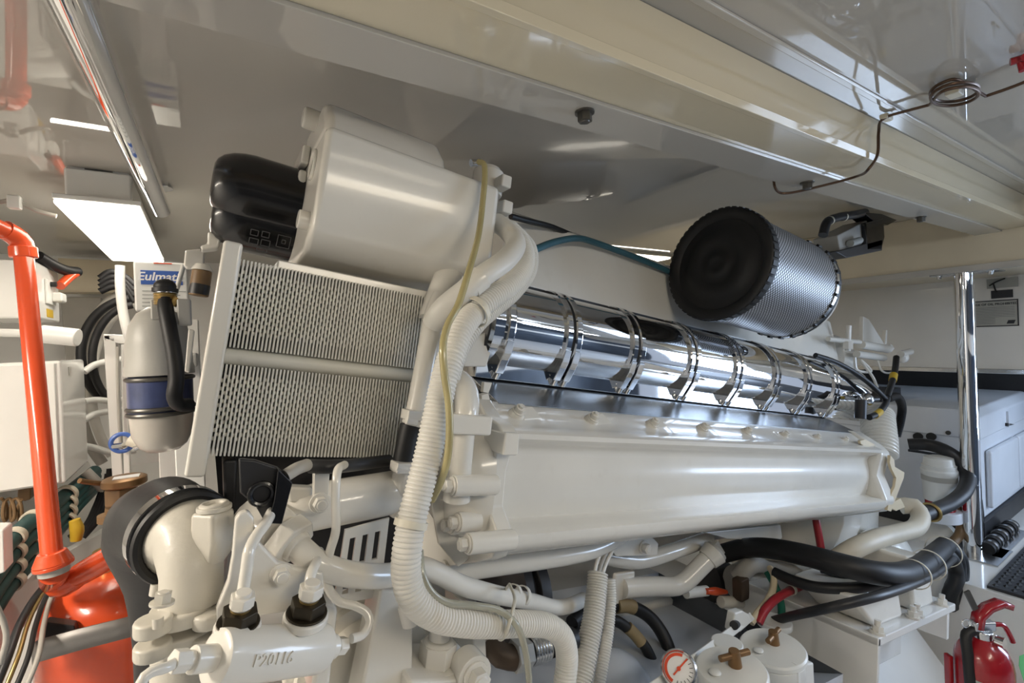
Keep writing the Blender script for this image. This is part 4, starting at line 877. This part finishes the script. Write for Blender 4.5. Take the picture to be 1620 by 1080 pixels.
hose('bulkhead_cable', [(1556, 378, 0.55), (1556, 400, 0.55), (1562, 408, .55), (1572, 413, .55), (1576, 421, .56), (1584, 428, .56)], 4, 'copper', 'thin dark cable hanging from the beam to the aft bulkhead', 'cable')
tag(obj('capillary_end', MB().tube([px(1590, 440, X=WXA-.01), px(1575, 446, X=WXA-.01), px(1565, 452, X=WXA-.01)], .003, 8).tube([px(1571, 448, X=WXA-.01), px(1576, 462, X=WXA-.01)], .003, 8), 'dark'), 'forked black cable end on the aft bulkhead', 'cable')
# black gap strip and steel edge at bottom of the bulkhead panel
struct('trim_7', MB().box((2.93, -.2, -.235), (3.02, 3.0, -.215)), 'steel', .002)
# generator
GX = 2.66
gc = px(1549, 660, X=GX); gy = gc.y
gzt = px(1549, 650, X=GX).z
g = thing('generator_set', 'white sound-shielded generator set below the aft bulkhead', 'generator', Vector((3.1, gy+.3, FLZ)))
obj('enclosure', MB().box((GX, gy, FLZ+.08), (3.55, gy+.9, gzt-.10)), 'gen', g, .012)
obj('lid', MB().prism([Vector((GX-.005, gy-.004, gzt-.12)), Vector((GX-.005, gy-.004, gzt-.03)), Vector((GX-.005, gy+.03, gzt)), Vector((GX-.005, gy+.9, gzt)), Vector((GX-.005, gy+.9, gzt-.12))], WX*.9), 'gen', g, .008)
obj('base_rail', MB().box((GX-.02, gy-.01, FLZ), (3.55, gy+.92, FLZ+.08)), 'softblack', g, .004)
sx0 = px(1568, 720, Y=gy-.02).x
obj('side_door', MB().box((sx0, gy-.022, FLZ+.12), (sx0+.42, gy, gzt-.17)), 'gen', g, .012, bseg=3)
obj('side_door', MB().box((sx0+.44, gy-.022, FLZ+.12), (sx0+.8, gy, gzt-.17)), 'gen', g, .012, bseg=3)
m = MB()
obj('vent_panel', MB().box((GX-.004, gy+.002, FLZ+.10), (GX, gy+.055, gzt-.24)), 'gen', g, .002)
for i in range(7): obj('vent', MB().box((GX-.006, gy+.012, gzt-.30-.045*i), (GX-.003, gy+.045, gzt-.268-.045*i)), 'label_grey', g)
for i in range(3): obj('screw', MB().cyl(Vector((GX-.008, gy+.03, FLZ+.14+.06*i)), Vector((GX-.003, gy+.03, FLZ+.14+.06*i)), .006, None, 10), 'dark', g)
obj('red_mark', MB().box((GX-.006, gy+.012, FLZ+.30), (GX-.003, gy+.045, FLZ+.308)), 'print_red', g)
obj('latch', MB().box((px(1590, 660, Y=gy).x, gy-.012, px(1590, 668, Y=gy).z-.02), (px(1590, 660, Y=gy).x+.012, gy, px(1590, 668, Y=gy).z+.05)), 'gen', g, .001)
obj('latch_handle', MB().prism([px(1594, 669, Y=gy-.012), px(1605, 671, Y=gy-.012), px(1594, 674, Y=gy-.012)], WY*.01), 'dark', g)
for u in (1453, 1474):
    p = px(u, 690, X=GX); obj('gland_hole', MB().cyl(Vector((GX-.012, p.y, p.z)), Vector((GX+.01, p.y, p.z)), .017, None, 20), 'dark', g)
p = px(1501, 684, X=GX); obj('screw', MB().cyl(Vector((GX-.01, p.y, p.z)), Vector((GX, p.y, p.z)), .009, None, 12), 'darksteel', g)
obj('black_slab', MB().box((GX+.05, gy+.35, gzt), (2.94, gy+.85, gzt+.05)), 'softblack', g, .004)  # black slab filling the gap under the bulkhead panel
# generator's sea strainer
ss = px(1487, 790, Y=.69); st = thing('sea_strainer', 'small white strainer canister with red base in front of the generator', 'strainer', ss)
zv = lambda v: px(1487, v, Y=.69).z
sr = pr(44, ss)
obj('body', MB().lathe(Vector((ss.x, ss.y, zv(790))), WZ, [(0, sr*.9), (zv(750)-zv(790), sr), (zv(748)-zv(790), sr*1.05), (zv(742)-zv(790), sr*1.05), (zv(738)-zv(790), sr*.9)], 32), 'white_plastic', st)
obj('lid', MB().lathe(Vector((ss.x, ss.y, zv(742))), WZ, [(0, sr*.95), (.02, sr*.98), (.022, sr*.9), (.05, sr*.82), (.055, sr*.5)], 32), 'white_plastic', st)
obj('sight_band', MB().cyl(Vector((ss.x, ss.y, zv(758))), Vector((ss.x, ss.y, zv(750))), sr*1.01, None, 32), 'greycast', st)
obj('red_base', MB().cyl(Vector((ss.x, ss.y, zv(806))), Vector((ss.x, ss.y, zv(786))), sr*.85, None, 24), 'red', st)
obj('knob', MB().cyl(Vector((ss.x, ss.y, zv(735))), Vector((ss.x, ss.y, zv(724))), .006, None, 10).cyl(Vector((ss.x-.02, ss.y, zv(728))), Vector((ss.x+.02, ss.y, zv(728))), .005, None, 8), 'red', st)
obj('bracket', MB().cyl(Vector((ss.x, ss.y, zv(822))), Vector((ss.x, ss.y, zv(805))), sr*1.2, None, 28), 'gen', st, .003)
hose('exhaust_hose', [(1437, 703, .80), (1465, 703, .745), (1495, 712, .68), (1520, 730, .635), (1531, 752, .61), (1526, 776, .60), (1505, 795, .61), (1480, 806, .62), (1455, 815, .63)], 20, 'softblack', 'black insulated hose arching in front of the generator', 'hose')
tag(obj('hose_collar', MB().ring(px(1472, 810, .623), px(1480, 806, .62)-px(1455, 815, .63), .028, .006, 28), 'brass'), 'tan collar ring on the black arched hose', 'collar')
hose('ground_cable', [(1437, 712, .81), (1465, 716, .76), (1500, 722, .70)], 4, 'dark', 'thin black cable across the front of the generator', 'cable')
hose('hose_stub', [(1516, 800, .65), (1521, 825, .64), (1518, 845, .64), (1507, 858, .65)], 13, 'brown', 'dark brown hose hanging beside the chrome pole', 'hose')
hose('flex_hose', [(1545, 790, .63), (1548, 820, .63), (1546, 860, .63)], 14, 'softblack', 'black hose standing right of the chrome pole base', 'hose')
# floor mat
ma, mb_ = px(1560, 925, Z=FLZ+.012), px(1622, 865, Z=FLZ+.012)
mt_ = thing('floor_mat', 'black studded rubber mat on the raised tread', 'mat', Vector((2.3, -.1, FLZ)))
my1 = ma.y; mx0_ = ma.x+.005
obj('mat_base', MB().box((mx0_, -.45, FLZ), (3.5, my1, FLZ+.010)), 'softblack', mt_, .002)
m = MB(); nx_ = 34; ny_ = 26
for i in range(nx_):
    for j in range(ny_):
        x = mx0_+.02+i*.033+(.0165 if j % 2 else 0); y = my1-.018-j*.022
        c = Vector((x, y, FLZ+.010)); m.add([c+Vector((-.011, 0, 0)), c+Vector((0, -.009, 0)), c+Vector((.011, 0, 0)), c+Vector((0, .009, 0)), c+Vector((0, 0, .007))], [(0, 1, 4), (1, 2, 4), (2, 3, 4), (3, 0, 4)])
obj('studs', m, 'rubber', mt_, kind='stuff', smooth=10)
# fittings row beside the generator base
for i, (u, v) in enumerate(((1565, 865), (1573, 856), (1581, 848), (1590, 840), (1598, 833))):
    p = px(u, v, Z=FLZ+.02); t = thing('hose_clamp', ['first', 'second', 'third', 'fourth', 'fifth'][i]+' steel hose clamp from the chrome pole along the generator base', 'clamp', Vector((p.x, p.y, FLZ)), 'clamps along the generator base')
    obj('band', MB().band(p, WX, .024, .016, .003, 24), 'steel', t); obj('hose', MB().cyl(p-WX*.03, p+WX*.03, .0235, None, 20), 'rubber', t)
p = px(1580, 868, Z=FLZ+.004); tag(obj('strip_plate', MB().box((p.x-.1, p.y-.03, FLZ), (p.x+.3, p.y+.0, FLZ+.006)), 'steel', None, .001), 'steel strip on the tread beside the hose clamps', 'plate')
# engine bed with gearbox shelf
bc_ = px(1390, 1010, Z=-.72); bE = el(bc_)
b2 = el(px(1512, 957, Y=bc_.y))
back = px(1290, 972, Y=.66)
eb_ = thing('engine_bed', 'white welded engine bed stringer with open shelf under the gearbox', 'engine bed', bc_-WZ*.5)
obj('end_plate', MB().prism([e(bE.x, bE.y, bE.z), e(bE.x, .80, bE.z), e(bE.x, .80, bE.z-.55), e(bE.x, bE.y+.0, bE.z-.55)], EX*.012), 'wall', eb_, .002)
obj('shelf', MB().ebox((bE.x, bE.y, bE.z-.02), (b2.x, .80, bE.z)), 'wall', eb_, .003)
obj('end_rib', MB().ebox((b2.x-.03, bE.y+.01, bE.z-.10), (b2.x-.012, .80, bE.z-.02)), 'wall', eb_, .002)
obj('lower_web', MB().prism([e(bE.x+.01, bE.y-.02, bE.z-.40), e(bE.x+.01, .72, bE.z-.10), e(bE.x+.01, .74, bE.z-.11), e(bE.x+.01, bE.y, bE.z-.42)], EX*(b2.x-bE.x+.25)), 'wall', eb_, .003)
obj('shelf_back', MB().ebox((bE.x, .60, bE.z-.2), (b2.x, .62, bE.z-.02)), 'wall', eb_, .003)
# starter / gearbox foot on the shelf
gf = thing('gearbox_foot', 'white cast gearbox mounting foot bolted on the engine bed shelf', 'mount', e(bE.x+.2, .62, bE.z))
obj('foot', MB().prism([e(bE.x+.06, .50, bE.z), e(bE.x+.22, .50, bE.z), e(bE.x+.215, .515, bE.z+.10), e(bE.x-.02, .53, bE.z+.075)], EY*.14), 'paint', gf, .012)
obj('foot_arm', MB().prism([e(bE.x+.30, .50, bE.z), e(bE.x+.44, .50, bE.z), e(bE.x+.43, .515, bE.z+.13), e(bE.x+.29, .515, bE.z+.14)], EY*.14), 'paint', gf, .012)
for x in (.03, .245, .275, .46): c = e(bE.x+x, .49, bE.z); obj('foot_bolt', MB().cyl(c, c+EZ*.006, .016, None, 20).hexn(c+EZ*.006, EZ, .012, .012).cyl(c+EZ*.017, c+EZ*.03, .007, None, 12), 'paint', gf)
obj('flange_disc', MB().cyl(px(1478, 850, .72), px(1484, 848, .74), .07, None, 36), 'paint', gf, .003)
# hoses on the right
hose('coolant_hose', [(1425, 800, .66), (1446, 800, .63), (1456, 815, .61), (1450, 833, .60), (1425, 842, .60), (1385, 853, .60), (1345, 871, .62), (1325, 885, .64)], 27, 'beigehose', 'wide beige hose bending under the aft end of the head cover', 'hose', n=20)
hose('exhaust_hose', [(1140, 876, .90), (1185, 866, .80), (1225, 868, .72), (1275, 878, .63), (1330, 893, .55), (1375, 904, .505), (1415, 908, .485), (1452, 898, .50), (1478, 878, .525), (1496, 862, .56)], 36, 'rubber', 'thick black hose sweeping right across below the head cover', 'hose', n=20)
hose('coolant_hose', [(1225, 905, .70), (1255, 918, .65), (1290, 928, .60), (1343, 930, .545), (1393, 923, .51), (1440, 912, .50), (1475, 893, .525), (1500, 872, .56)], 17, 'rubber', 'middle black hose tied below the thick one at right', 'hose')
hose('coolant_hose', [(1185, 992, .74), (1245, 976, .63), (1316, 960, .515), (1371, 947, .47), (1427, 930, .462), (1477, 908, .49), (1508, 884, .54)], 15, 'softblack', 'lowest black hose crossing above the engine bed', 'hose')
hose('coolant_hose', [(1300, 900, .62), (1340, 912, .58), (1380, 918, .56), (1420, 916, .55)], 12, 'softblack', 'short black hose squeezed between the thick and middle hoses', 'hose')
for i, (du, dv) in enumerate(((0, 0), (8, 6), (-6, 8))):
    hose('drop_hose', [(1494+du, 862+dv, .585), (1508+du, 872+dv, .57), (1516+du*.6, 895+dv, .57), (1514+du*.5, 915+dv, .57), (1506+du*.5, 930+dv, .58), (1504+du*.4, 960, .59)], 20, 'rubber', ['front', 'right', 'left'][i]+' black hose dropping behind the gearbox foot at right', 'hose', group='dropping black hoses')
for u, v, Y, R, lb in ((1446, 908, .49, 42, 'left'), (1468, 893, .51, 43, 'middle'), (1492, 872, .545, 44, 'right')):
    p = px(u, v, Y); tag(obj('cable_tie', MB().band(p, px(1478, 878, .55)-px(1432, 906, .525), pr(R, p), .006, .002), 'ties'), lb+' white cable tie around the bundled black hoses', 'cable tie')
hose('corrugated_tube', [(1195, 880, .80), (1230, 882, .76), (1270, 890, .72), (1310, 898, .69)], 10, 'beigehose', 'beige corrugated tube under the thick black hose', 'tube', corr=.004)
hose('red_hose', [(1291, 822, .74), (1295, 845, .73), (1299, 868, .72)], 11, 'redhose', 'red hose dropping behind the thick black hose', 'hose')
hose('red_hose', [(1200, 985, .66), (1208, 968, .66), (1224, 950, .665), (1246, 936, .67), (1268, 926, .68), (1290, 910, .69)], 12, 'redhose', 'red hose curving up from the strainer bracket', 'hose')
hose('cream_hose', [(1188, 985, .67), (1198, 970, .67), (1214, 950, .68), (1223, 930, .69), (1224, 910, .70), (1218, 898, .72)], 10, 'cream', 'cream hose curving up beside the red one', 'hose')
hose('green_hose', [(1236, 985, .69), (1236, 958, .69), (1228, 930, .70), (1214, 905, .73)], 11, 'green', 'bright green hose behind the red one', 'hose')
tag(obj('hose_band', MB().band(px(1252, 933, .672), px(1268, 926, .68)-px(1246, 936, .67), pr(13, px(1252, 933, .672)), .012, .002, 24), 'ties'), 'white band on the curving red hose', 'band')
tag(obj('hose_band', MB().band(px(1284, 926, .665), px(1300, 929, .66)-px(1280, 925, .665), pr(18, px(1284, 926, .665)), .010, .002, 24), 'ties'), 'white band on the middle black hose', 'band')
t = thing('ball_valve', 'white ball valve with orange lever behind the filler neck', 'valve', px(1110, 945, .85))
obj('body', MB().cyl(px(1085, 938, .86), px(1118, 934, .85), .014, None, 16), 'white_plastic', t); obj('lever', MB().tube(PT([(1117, 935, .84), (1132, 935, .84), (1149, 936, .84)]), [.008, .012, .006], 12), 'orange', t)
# raw water pump behind
rp = thing('water_pump', 'grimy grey raw water pump behind the filler neck', 'pump', px(1185, 965, .85))
pc0 = px(1172, 920, .85)
obj('body', MB().lathe(pc0-EX*.02, EX*.95-EY*.1, [(0, .03), (.0, .05), (.03, .055), (.06, .055), (.065, .065), (.08, .065), (.10, .05), (.14, .04)], 32), 'greycast', rp)
obj('foot', MB().cyl(px(1140, 952, .82), px(1200, 952, .80), .016, None, 14), 'cast', rp, .003)
obj('inlet', MB().tube(PT([(1168, 915, .82), (1185, 895, .80), (1210, 892, .79), (1245, 900, .76), (1262, 912, .74)]), .024, 16), 'greyhose', rp)
obj('shaft_box', MB().cbox(px(1172, 930, .80), WX*.04, WY*.03, WZ*.06), 'rust', rp, .004)
obj('dark_housing', MB().cyl(px(1120, 920, .95), px(1150, 920, .93), .06, None, 28), 'softblack', rp)
obj('outlet', MB().cyl(px(1255, 945, .76), px(1235, 960, .78), .035, .05, 24), 'greycast', rp)
# white rounded starter cover etc at aft underside
t = tag(obj('aft_cover', MB().ball(px(1395, 880, .78), .13, (1, .7, .8), 24), 'paint'), 'white rounded housing under the aft end of the head cover', 'housing')
tag(obj('bellhousing_box', MB().plate([(1320, 930), (1440, 905), (1440, 965), (1330, 975)], .72, .2), 'paint', None, .02), 'white cast box behind the black hoses at right', 'casting')
# sea strainers in the foreground
def strainer(u, v, Y, R, label, hang):
    c = px(u, v, Y); t = thing('sea_strainer', label, 'strainer', c-WZ*.25, 'white foreground strainers')
    n_ = (WZ*.97-WX*.06+WY*.0).normalized()
    b = obj('canister', MB().lathe(c-n_*.25, n_, [(0, R*.85), (.03, R*.93), (.205, R*.95), (.21, R*1.0), (.235, R*1.0), (.238, R*.96)], 44), 'white_plastic', t)
    obj('lid', MB().lathe(c-n_*.012, n_, [(0, R*.97), (.002, R*1.05), (.010, R*1.05), (.014, R*1.0), (.016, R*.4), (.017, .004)], 48), 'white_plastic', t, .001)
    d = Vector((math.cos(hang), math.sin(hang), 0)); p = c+n_*.004+d*R*.15
    k = obj('t_handle', MB().cyl(p, p+n_*.028, .0115, .009, 20), 'bronze', t, .001)
    obj('cross_bar', MB().cyl(p+n_*.019-d*.030, p+n_*.019+d*.030, .0055, None, 16), 'bronze', k, .001)
    obj('dimple', MB().ball(c+n_*.004-WX*R*.6+WY*R*.15, .010, (1, 1, .35)), 'white_plastic', t)
    return t
S1 = strainer(1157, 1058, .50, .056, 'white sea strainer canister with bronze T-handle, left one beside the gauge', -.30)
S2 = strainer(1222, 1024, .56, .061, 'white sea strainer canister with bronze T-handle, right one with bracket', .15)
sbk = thing('strainer_bracket', 'white bracket bar carrying the strainers and gauge', 'bracket', px(1110, 1060, .60))
obj('bar', MB().tube(PT([(1020, 1098, .50), (1100, 1042, .57), (1186, 976, .66)]), .012, 4), 'white_plastic', sbk, .002)
obj('bar_end', MB().plate([(1163, 970), (1175, 966), (1186, 972), (1190, 984), (1172, 1000), (1158, 1000)], .63, .02), 'white_plastic', sbk, .004)
obj('hole', MB().cyl(px(1161, 989, .62), px(1165, 986, .64), .009, None, 16), 'dark', sbk)
obj('ear', MB().cyl(px(1150, 1025, .58), px(1150, 1014, .58), .030, None, 28), 'white_plastic', sbk, .003)
obj('ear', MB().cyl(px(1225, 990, .66), px(1225, 980, .66), .040, None, 28), 'white_plastic', sbk, .003)
obj('channel', MB().plate([(1262, 1052), (1288, 1048), (1290, 1100), (1264, 1100)], .50, .03), 'white_plastic', sbk, .004)
gc_ = px(1074, 1058, .50); gn = (-gc_*.62+WZ*.25-WX*.1).normalized()
ga = thing('vacuum_gauge', 'round steel vacuum gauge with red arc and needle', 'gauge', gc_-WZ*.03)
gr = pr(52, gc_)
obj('case', MB().lathe(gc_-gn*.045, gn, [(0, gr*.95), (.04, gr), (.045, gr*1.06), (.05, gr*1.06), (.052, gr*.96), (.048, gr*.9), (.044, gr*.88)], 44), 'steel', ga)
fcn = gc_+gn*.0008
_, gb, gd = basis(gn)
gr_x = _r-gn*_r.dot(gn); gr_x.normalize(); gr_y = gn.cross(gr_x); gr_y = gr_y if gr_y.z > 0 else -gr_y
obj('dial', MB().cyl(fcn-gn*.002, fcn, gr*.88, None, 40), 'print_white', ga)
m = MB()
for i in range(26):
    a0, a1 = math.radians(60+i*6.5), math.radians(60+(i+1)*6.5)
    m.add([fcn+gn*.0006+(gr_x*math.cos(t_)+gr_y*math.sin(t_))*R_ for R_ in (gr*.68, gr*.85) for t_ in (a0, a1)], [(0, 1, 3, 2)])
obj('red_arc', m, 'print_red', ga)
m = MB()
for i in range(9):
    a0 = math.radians(-110+i*18); d_ = gr_x*math.cos(a0)+gr_y*math.sin(a0); w_ = gr_x*-math.sin(a0)+gr_y*math.cos(a0); m.cbox(fcn+d_*gr*.72+gn*.0006, d_*gr*.2, w_*.0008, gn*.0004)
obj('scale', m, 'print_dark', ga)
dn_ = (gr_x*.8+gr_y*.6); m = MB().cbox(fcn+dn_*gr*.15+gn*.0012, dn_*gr*1.25, dn_.cross(gn)*.0022, gn*.0006); m.cyl(fcn, fcn+gn*.003, .003, None, 12)
obj('needle', m, 'print_red', ga)
obj('sticker', MB().cbox(gc_-gn*.02+gr_y*gr*1.0, gr_x*.010, gn*.012, gr_y*.0012), 'bluelabel', ga); obj('sticker', MB().cbox(gc_-gn*.02+gr_y*gr*.96+gr_x*.014, gr_x*.008, gn*.012, gr_y*.0012), 'orange', ga)
# fire extinguisher
xe = px(1556, 1060, Y=.33); xr_ = pr(80, xe)*.9
X_ = thing('fire_extinguisher', 'red fire extinguisher with green tag standing by the tread', 'extinguisher', Vector((xe.x, xe.y, -1.18)))
zt2_ = px(1556, 1008, Y=.33).z
obj('cylinder', MB().lathe(Vector((xe.x, xe.y, -1.18)), WZ, [(0, xr_*.9), (.01, xr_), (zt2_-.055+1.18, xr_), (zt2_-.035+1.18, xr_*.94), (zt2_-.016+1.18, xr_*.78), (zt2_-.004+1.18, xr_*.5), (zt2_+.004+1.18, xr_*.34)], 48), 'red', X_, smooth=60)
V = Vector((xe.x, xe.y, zt2_))
obj('valve', MB().cyl(V, V+WZ*.02, .016, .018, 20).cbox(V+WZ*.03, _r0*.045, _f*.02, WZ*.02), 'steel', X_, .003)
obj('pressure_gauge', MB().cyl(V+WZ*.008+_r0*.012-_f*.018, V+WZ*.008+_r0*.018-_f*.03, .011, None, 20), 'chrome', X_)
hp = [V+_r0*a+WZ*b for a, b in ((-.018, .028), (-.012, .055), (.01, .075), (.04, .085), (.062, .078))]
m = MB(); 
for q in hp: m.v += [q-_f*.011-WZ*.002, q+_f*.011-WZ*.002]
for i in range(len(hp)-1): m.f.append((2*i, 2*i+2, 2*i+3, 2*i+1))
o = obj('lever', m, 'red', X_); sd = o.modifiers.new('s', 'SOLIDIFY'); sd.thickness = .012
obj('carry_handle', MB().tube([V+WZ*.03+_r0*.02, V+WZ*.028+_r0*.045, V+WZ*.005+_r0*.06, V-WZ*.01+_r0*.066], .005, 10), 'red', X_)
obj('pin_tag', MB().cbox(V+WZ*.085-_r0*.022, (_r0*.4-WZ*.9)*.045, _f*.004, (_r0*.9+WZ*.4)*.012), 'darksteel', X_)
obj('pull_ring', MB().ring(V+WZ*.035-_r0*.034, _f, .009, .0014, 20, 6), 'chrome', X_)
obj('hose', MB().tube([V+WZ*.02-_r0*.016, V+WZ*.012-_r0*.034, V-WZ*.03-_r0*.044-_f*.012, V-WZ*.12-_r0*.046-_f*.02, V-WZ*.25-_r0*.04-_f*.02], .010, 14), 'rubber', X_)
m = MB(); hh0, hh1 = zt2_-.28, zt2_-.07
ang0 = math.atan2(-xe.y, -xe.x)
def cylpatch(a0, a1, z0, z1, off, n=14):
    m = MB()
    for i in range(n+1):
        t_ = ang0+math.radians(a0+(a1-a0)*i/n); d_ = Vector((math.cos(t_), math.sin(t_), 0))*(xr_+off); m.v += [Vector((xe.x, xe.y, z0))+d_, Vector((xe.x, xe.y, z1))+d_]
    m.f = [(2*i, 2*i+2, 2*i+3, 2*i+1) for i in range(n)]; return m
obj('label', cylpatch(-38, 28, hh0, hh1, .0008), 'label_grey', X_)
obj('label_black', cylpatch(28, 72, hh0, hh1-.005, .0008), 'print_dark', X_)
m = MB()
for i in range(6): q = cylpatch(34, 66, hh1-.02-.03*i, hh1-.012-.03*i, .0014); m.add(q.v, q.f)
obj('label_text', m, 'label_grey', X_)
tgp = V-WZ*.05+_r0*(xr_*.98)-_f*.03
m = MB(); pts = [tgp+_r0*a+WZ*b-_f*c for a, b, c in ((0, .03, 0), (.014, .036, .002), (.022, .02, .006), (.026, -.03, .008), (.03, -.12, .006), (.018, -.12, .006), (.006, -.03, .004), (-.003, .01, .001))]
m.prism(pts, _f*.001); obj('inspection_tag', m, 'taggreen', X_)
obj('wall_bracket', MB().cbox(px(1503, 1112, .38), _r0*.010, _f*.016, WZ*.22), 'red', X_, .003)
# ceiling-mounted camera/servo unit
cu = thing('camera_unit', 'black ceiling-mounted camera unit with cable loom right of the air filter', 'camera', px(1365, 370, .75))
cq_ = px(1355, 378, .75)
obj('body', MB().plate([(1325, 372), (1372, 348), (1378, 380), (1330, 400)], .75, .08), 'greycast', cu, .004)
obj('lens_hood', MB().plate([(1370, 352), (1398, 345), (1400, 375), (1395, 395), (1372, 396)], .735, .10), 'black', cu, .004)
obj('base', MB().plate([(1322, 398), (1396, 378), (1396, 396), (1340, 408)], .735, .10), 'softblack', cu, .003)
obj('bracket', MB().plate([(1365, 335), (1395, 338), (1420, 348), (1405, 356), (1385, 352)], .74, .05), 'black', cu, .002)
obj('loom', MB().tube(PT([(1302, 372, .74), (1308, 352, .74), (1325, 344, .74), (1350, 340, .74), (1368, 336, .76)]), .014, 12), 'softblack', cu)
for u, v in ((1312, 349), (1334, 343)): obj('tape', MB().band(px(u, v, .74), px(1325, 344, .74)-px(1308, 352, .74) if u < 1320 else px(1350, 340, .74)-px(1325, 344, .74), .0142, .008, .001, 20), 'ties', cu)
obj('plug', MB().cyl(px(1345, 385, .735), px(1360, 380, .735), .012, None, 14), 'label_grey', cu)
# capillary tube with coil under the near ceiling
cz_ = CZ-.015
q = [px(u_, v_, Z=z_) for u_, v_, z_ in ((1224, 284, .34), (1226, 296, .322), (1234, 305, .312), (1250, 305, .31), (1300, 294, .312), (1352, 280, .317))]+[px(1375, 266, .397), px(1388, 245, .392), px(1390, 210, .392)]+[px(u_, v_, Z=z_) for u_, v_, z_ in ((1395, 190, .414), (1405, 184, .418), (1440, 174, .418), (1470, 166, .418))]
cc = px(1510, 150, Z=.412)
ring_pts = [cc+Vector((.055*math.cos(t_), .030*math.sin(t_), -.010+.0012*t_)) for t_ in [math.pi+i*.35 for i in range(38)]]
end = [px(1560, 152, Z=.41), px(1600, 138, Z=.41), px(1640, 122, Z=.41)]
ct = thing('capillary_tube', 'thin dark sensing tube with a coil hung under the ceiling', 'tube', px(1390, 230, .45))
obj('lead', MB().tube(q, .0028, 10), 'copper', ct); obj('coil', MB().tube([q[-1]]+ring_pts+end[:1], .0028, 10), 'copper', ct); obj('tail', MB().tube(end, .0028, 10), 'copper', ct)
obj('clip', MB().cbox(px(1402, 186, Z=.420), WX*.03, WY*.014, WZ*.01), 'ties', ct, .002); obj('clip', MB().cbox(cc+WZ*.004, WX*.03, WY*.02, WZ*.012), 'ties', ct, .002)
tag(obj('sprinkler_sensor', MB().tube([px(1598, 98, Z=.42), px(1612, 94, Z=.42), px(1622, 90, Z=.418)], .006, 10).cyl(px(1614, 94, Z=.42), px(1618, 112, Z=.40), .005, None, 10), 'red'), 'small red sensor clip at the picture edge by the ceiling', 'sensor')
# aft engine wiring with yellow bands
hose('battery_cable', [(1290, 562, .80), (1320, 572, .78), (1350, 588, .76), (1375, 606, .74), (1395, 625, .73), (1402, 632, .73)], 8, 'rubber', 'black cable along the aft end of the chrome exhaust', 'cable')
wl = hose('wire_loom', [(1418, 565, .80), (1416, 585, .78), (1411, 605, .76), (1403, 628, .74)], 9, 'rubber', 'black lead with yellow band rising beside the turbo', 'lead')
p = px(1413, 597, .768); obj('yellow_band', MB().tube([px(1414, 592, .77), px(1412, 602, .765)], pr(11, p), 12), 'yellow', wl)
w2 = hose('wire_loom', [(1375, 660, .71), (1388, 654, .71), (1400, 640, .72), (1404, 630, .73)], 9, 'rubber', 'black lead with yellow band running to the round sensor', 'lead')
obj('yellow_band', MB().tube([px(1384, 657, .71), px(1392, 651, .712)], pr(11, px(1388, 654, .71)), 12), 'yellow', w2)
hose('wire_loom', [(1404, 630, .74), (1420, 628, .75), (1427, 645, .76), (1424, 668, .77), (1418, 690, .78)], 12, 'rubber', 'black corrugated lead hanging behind the bellows', 'lead', corr=.004)
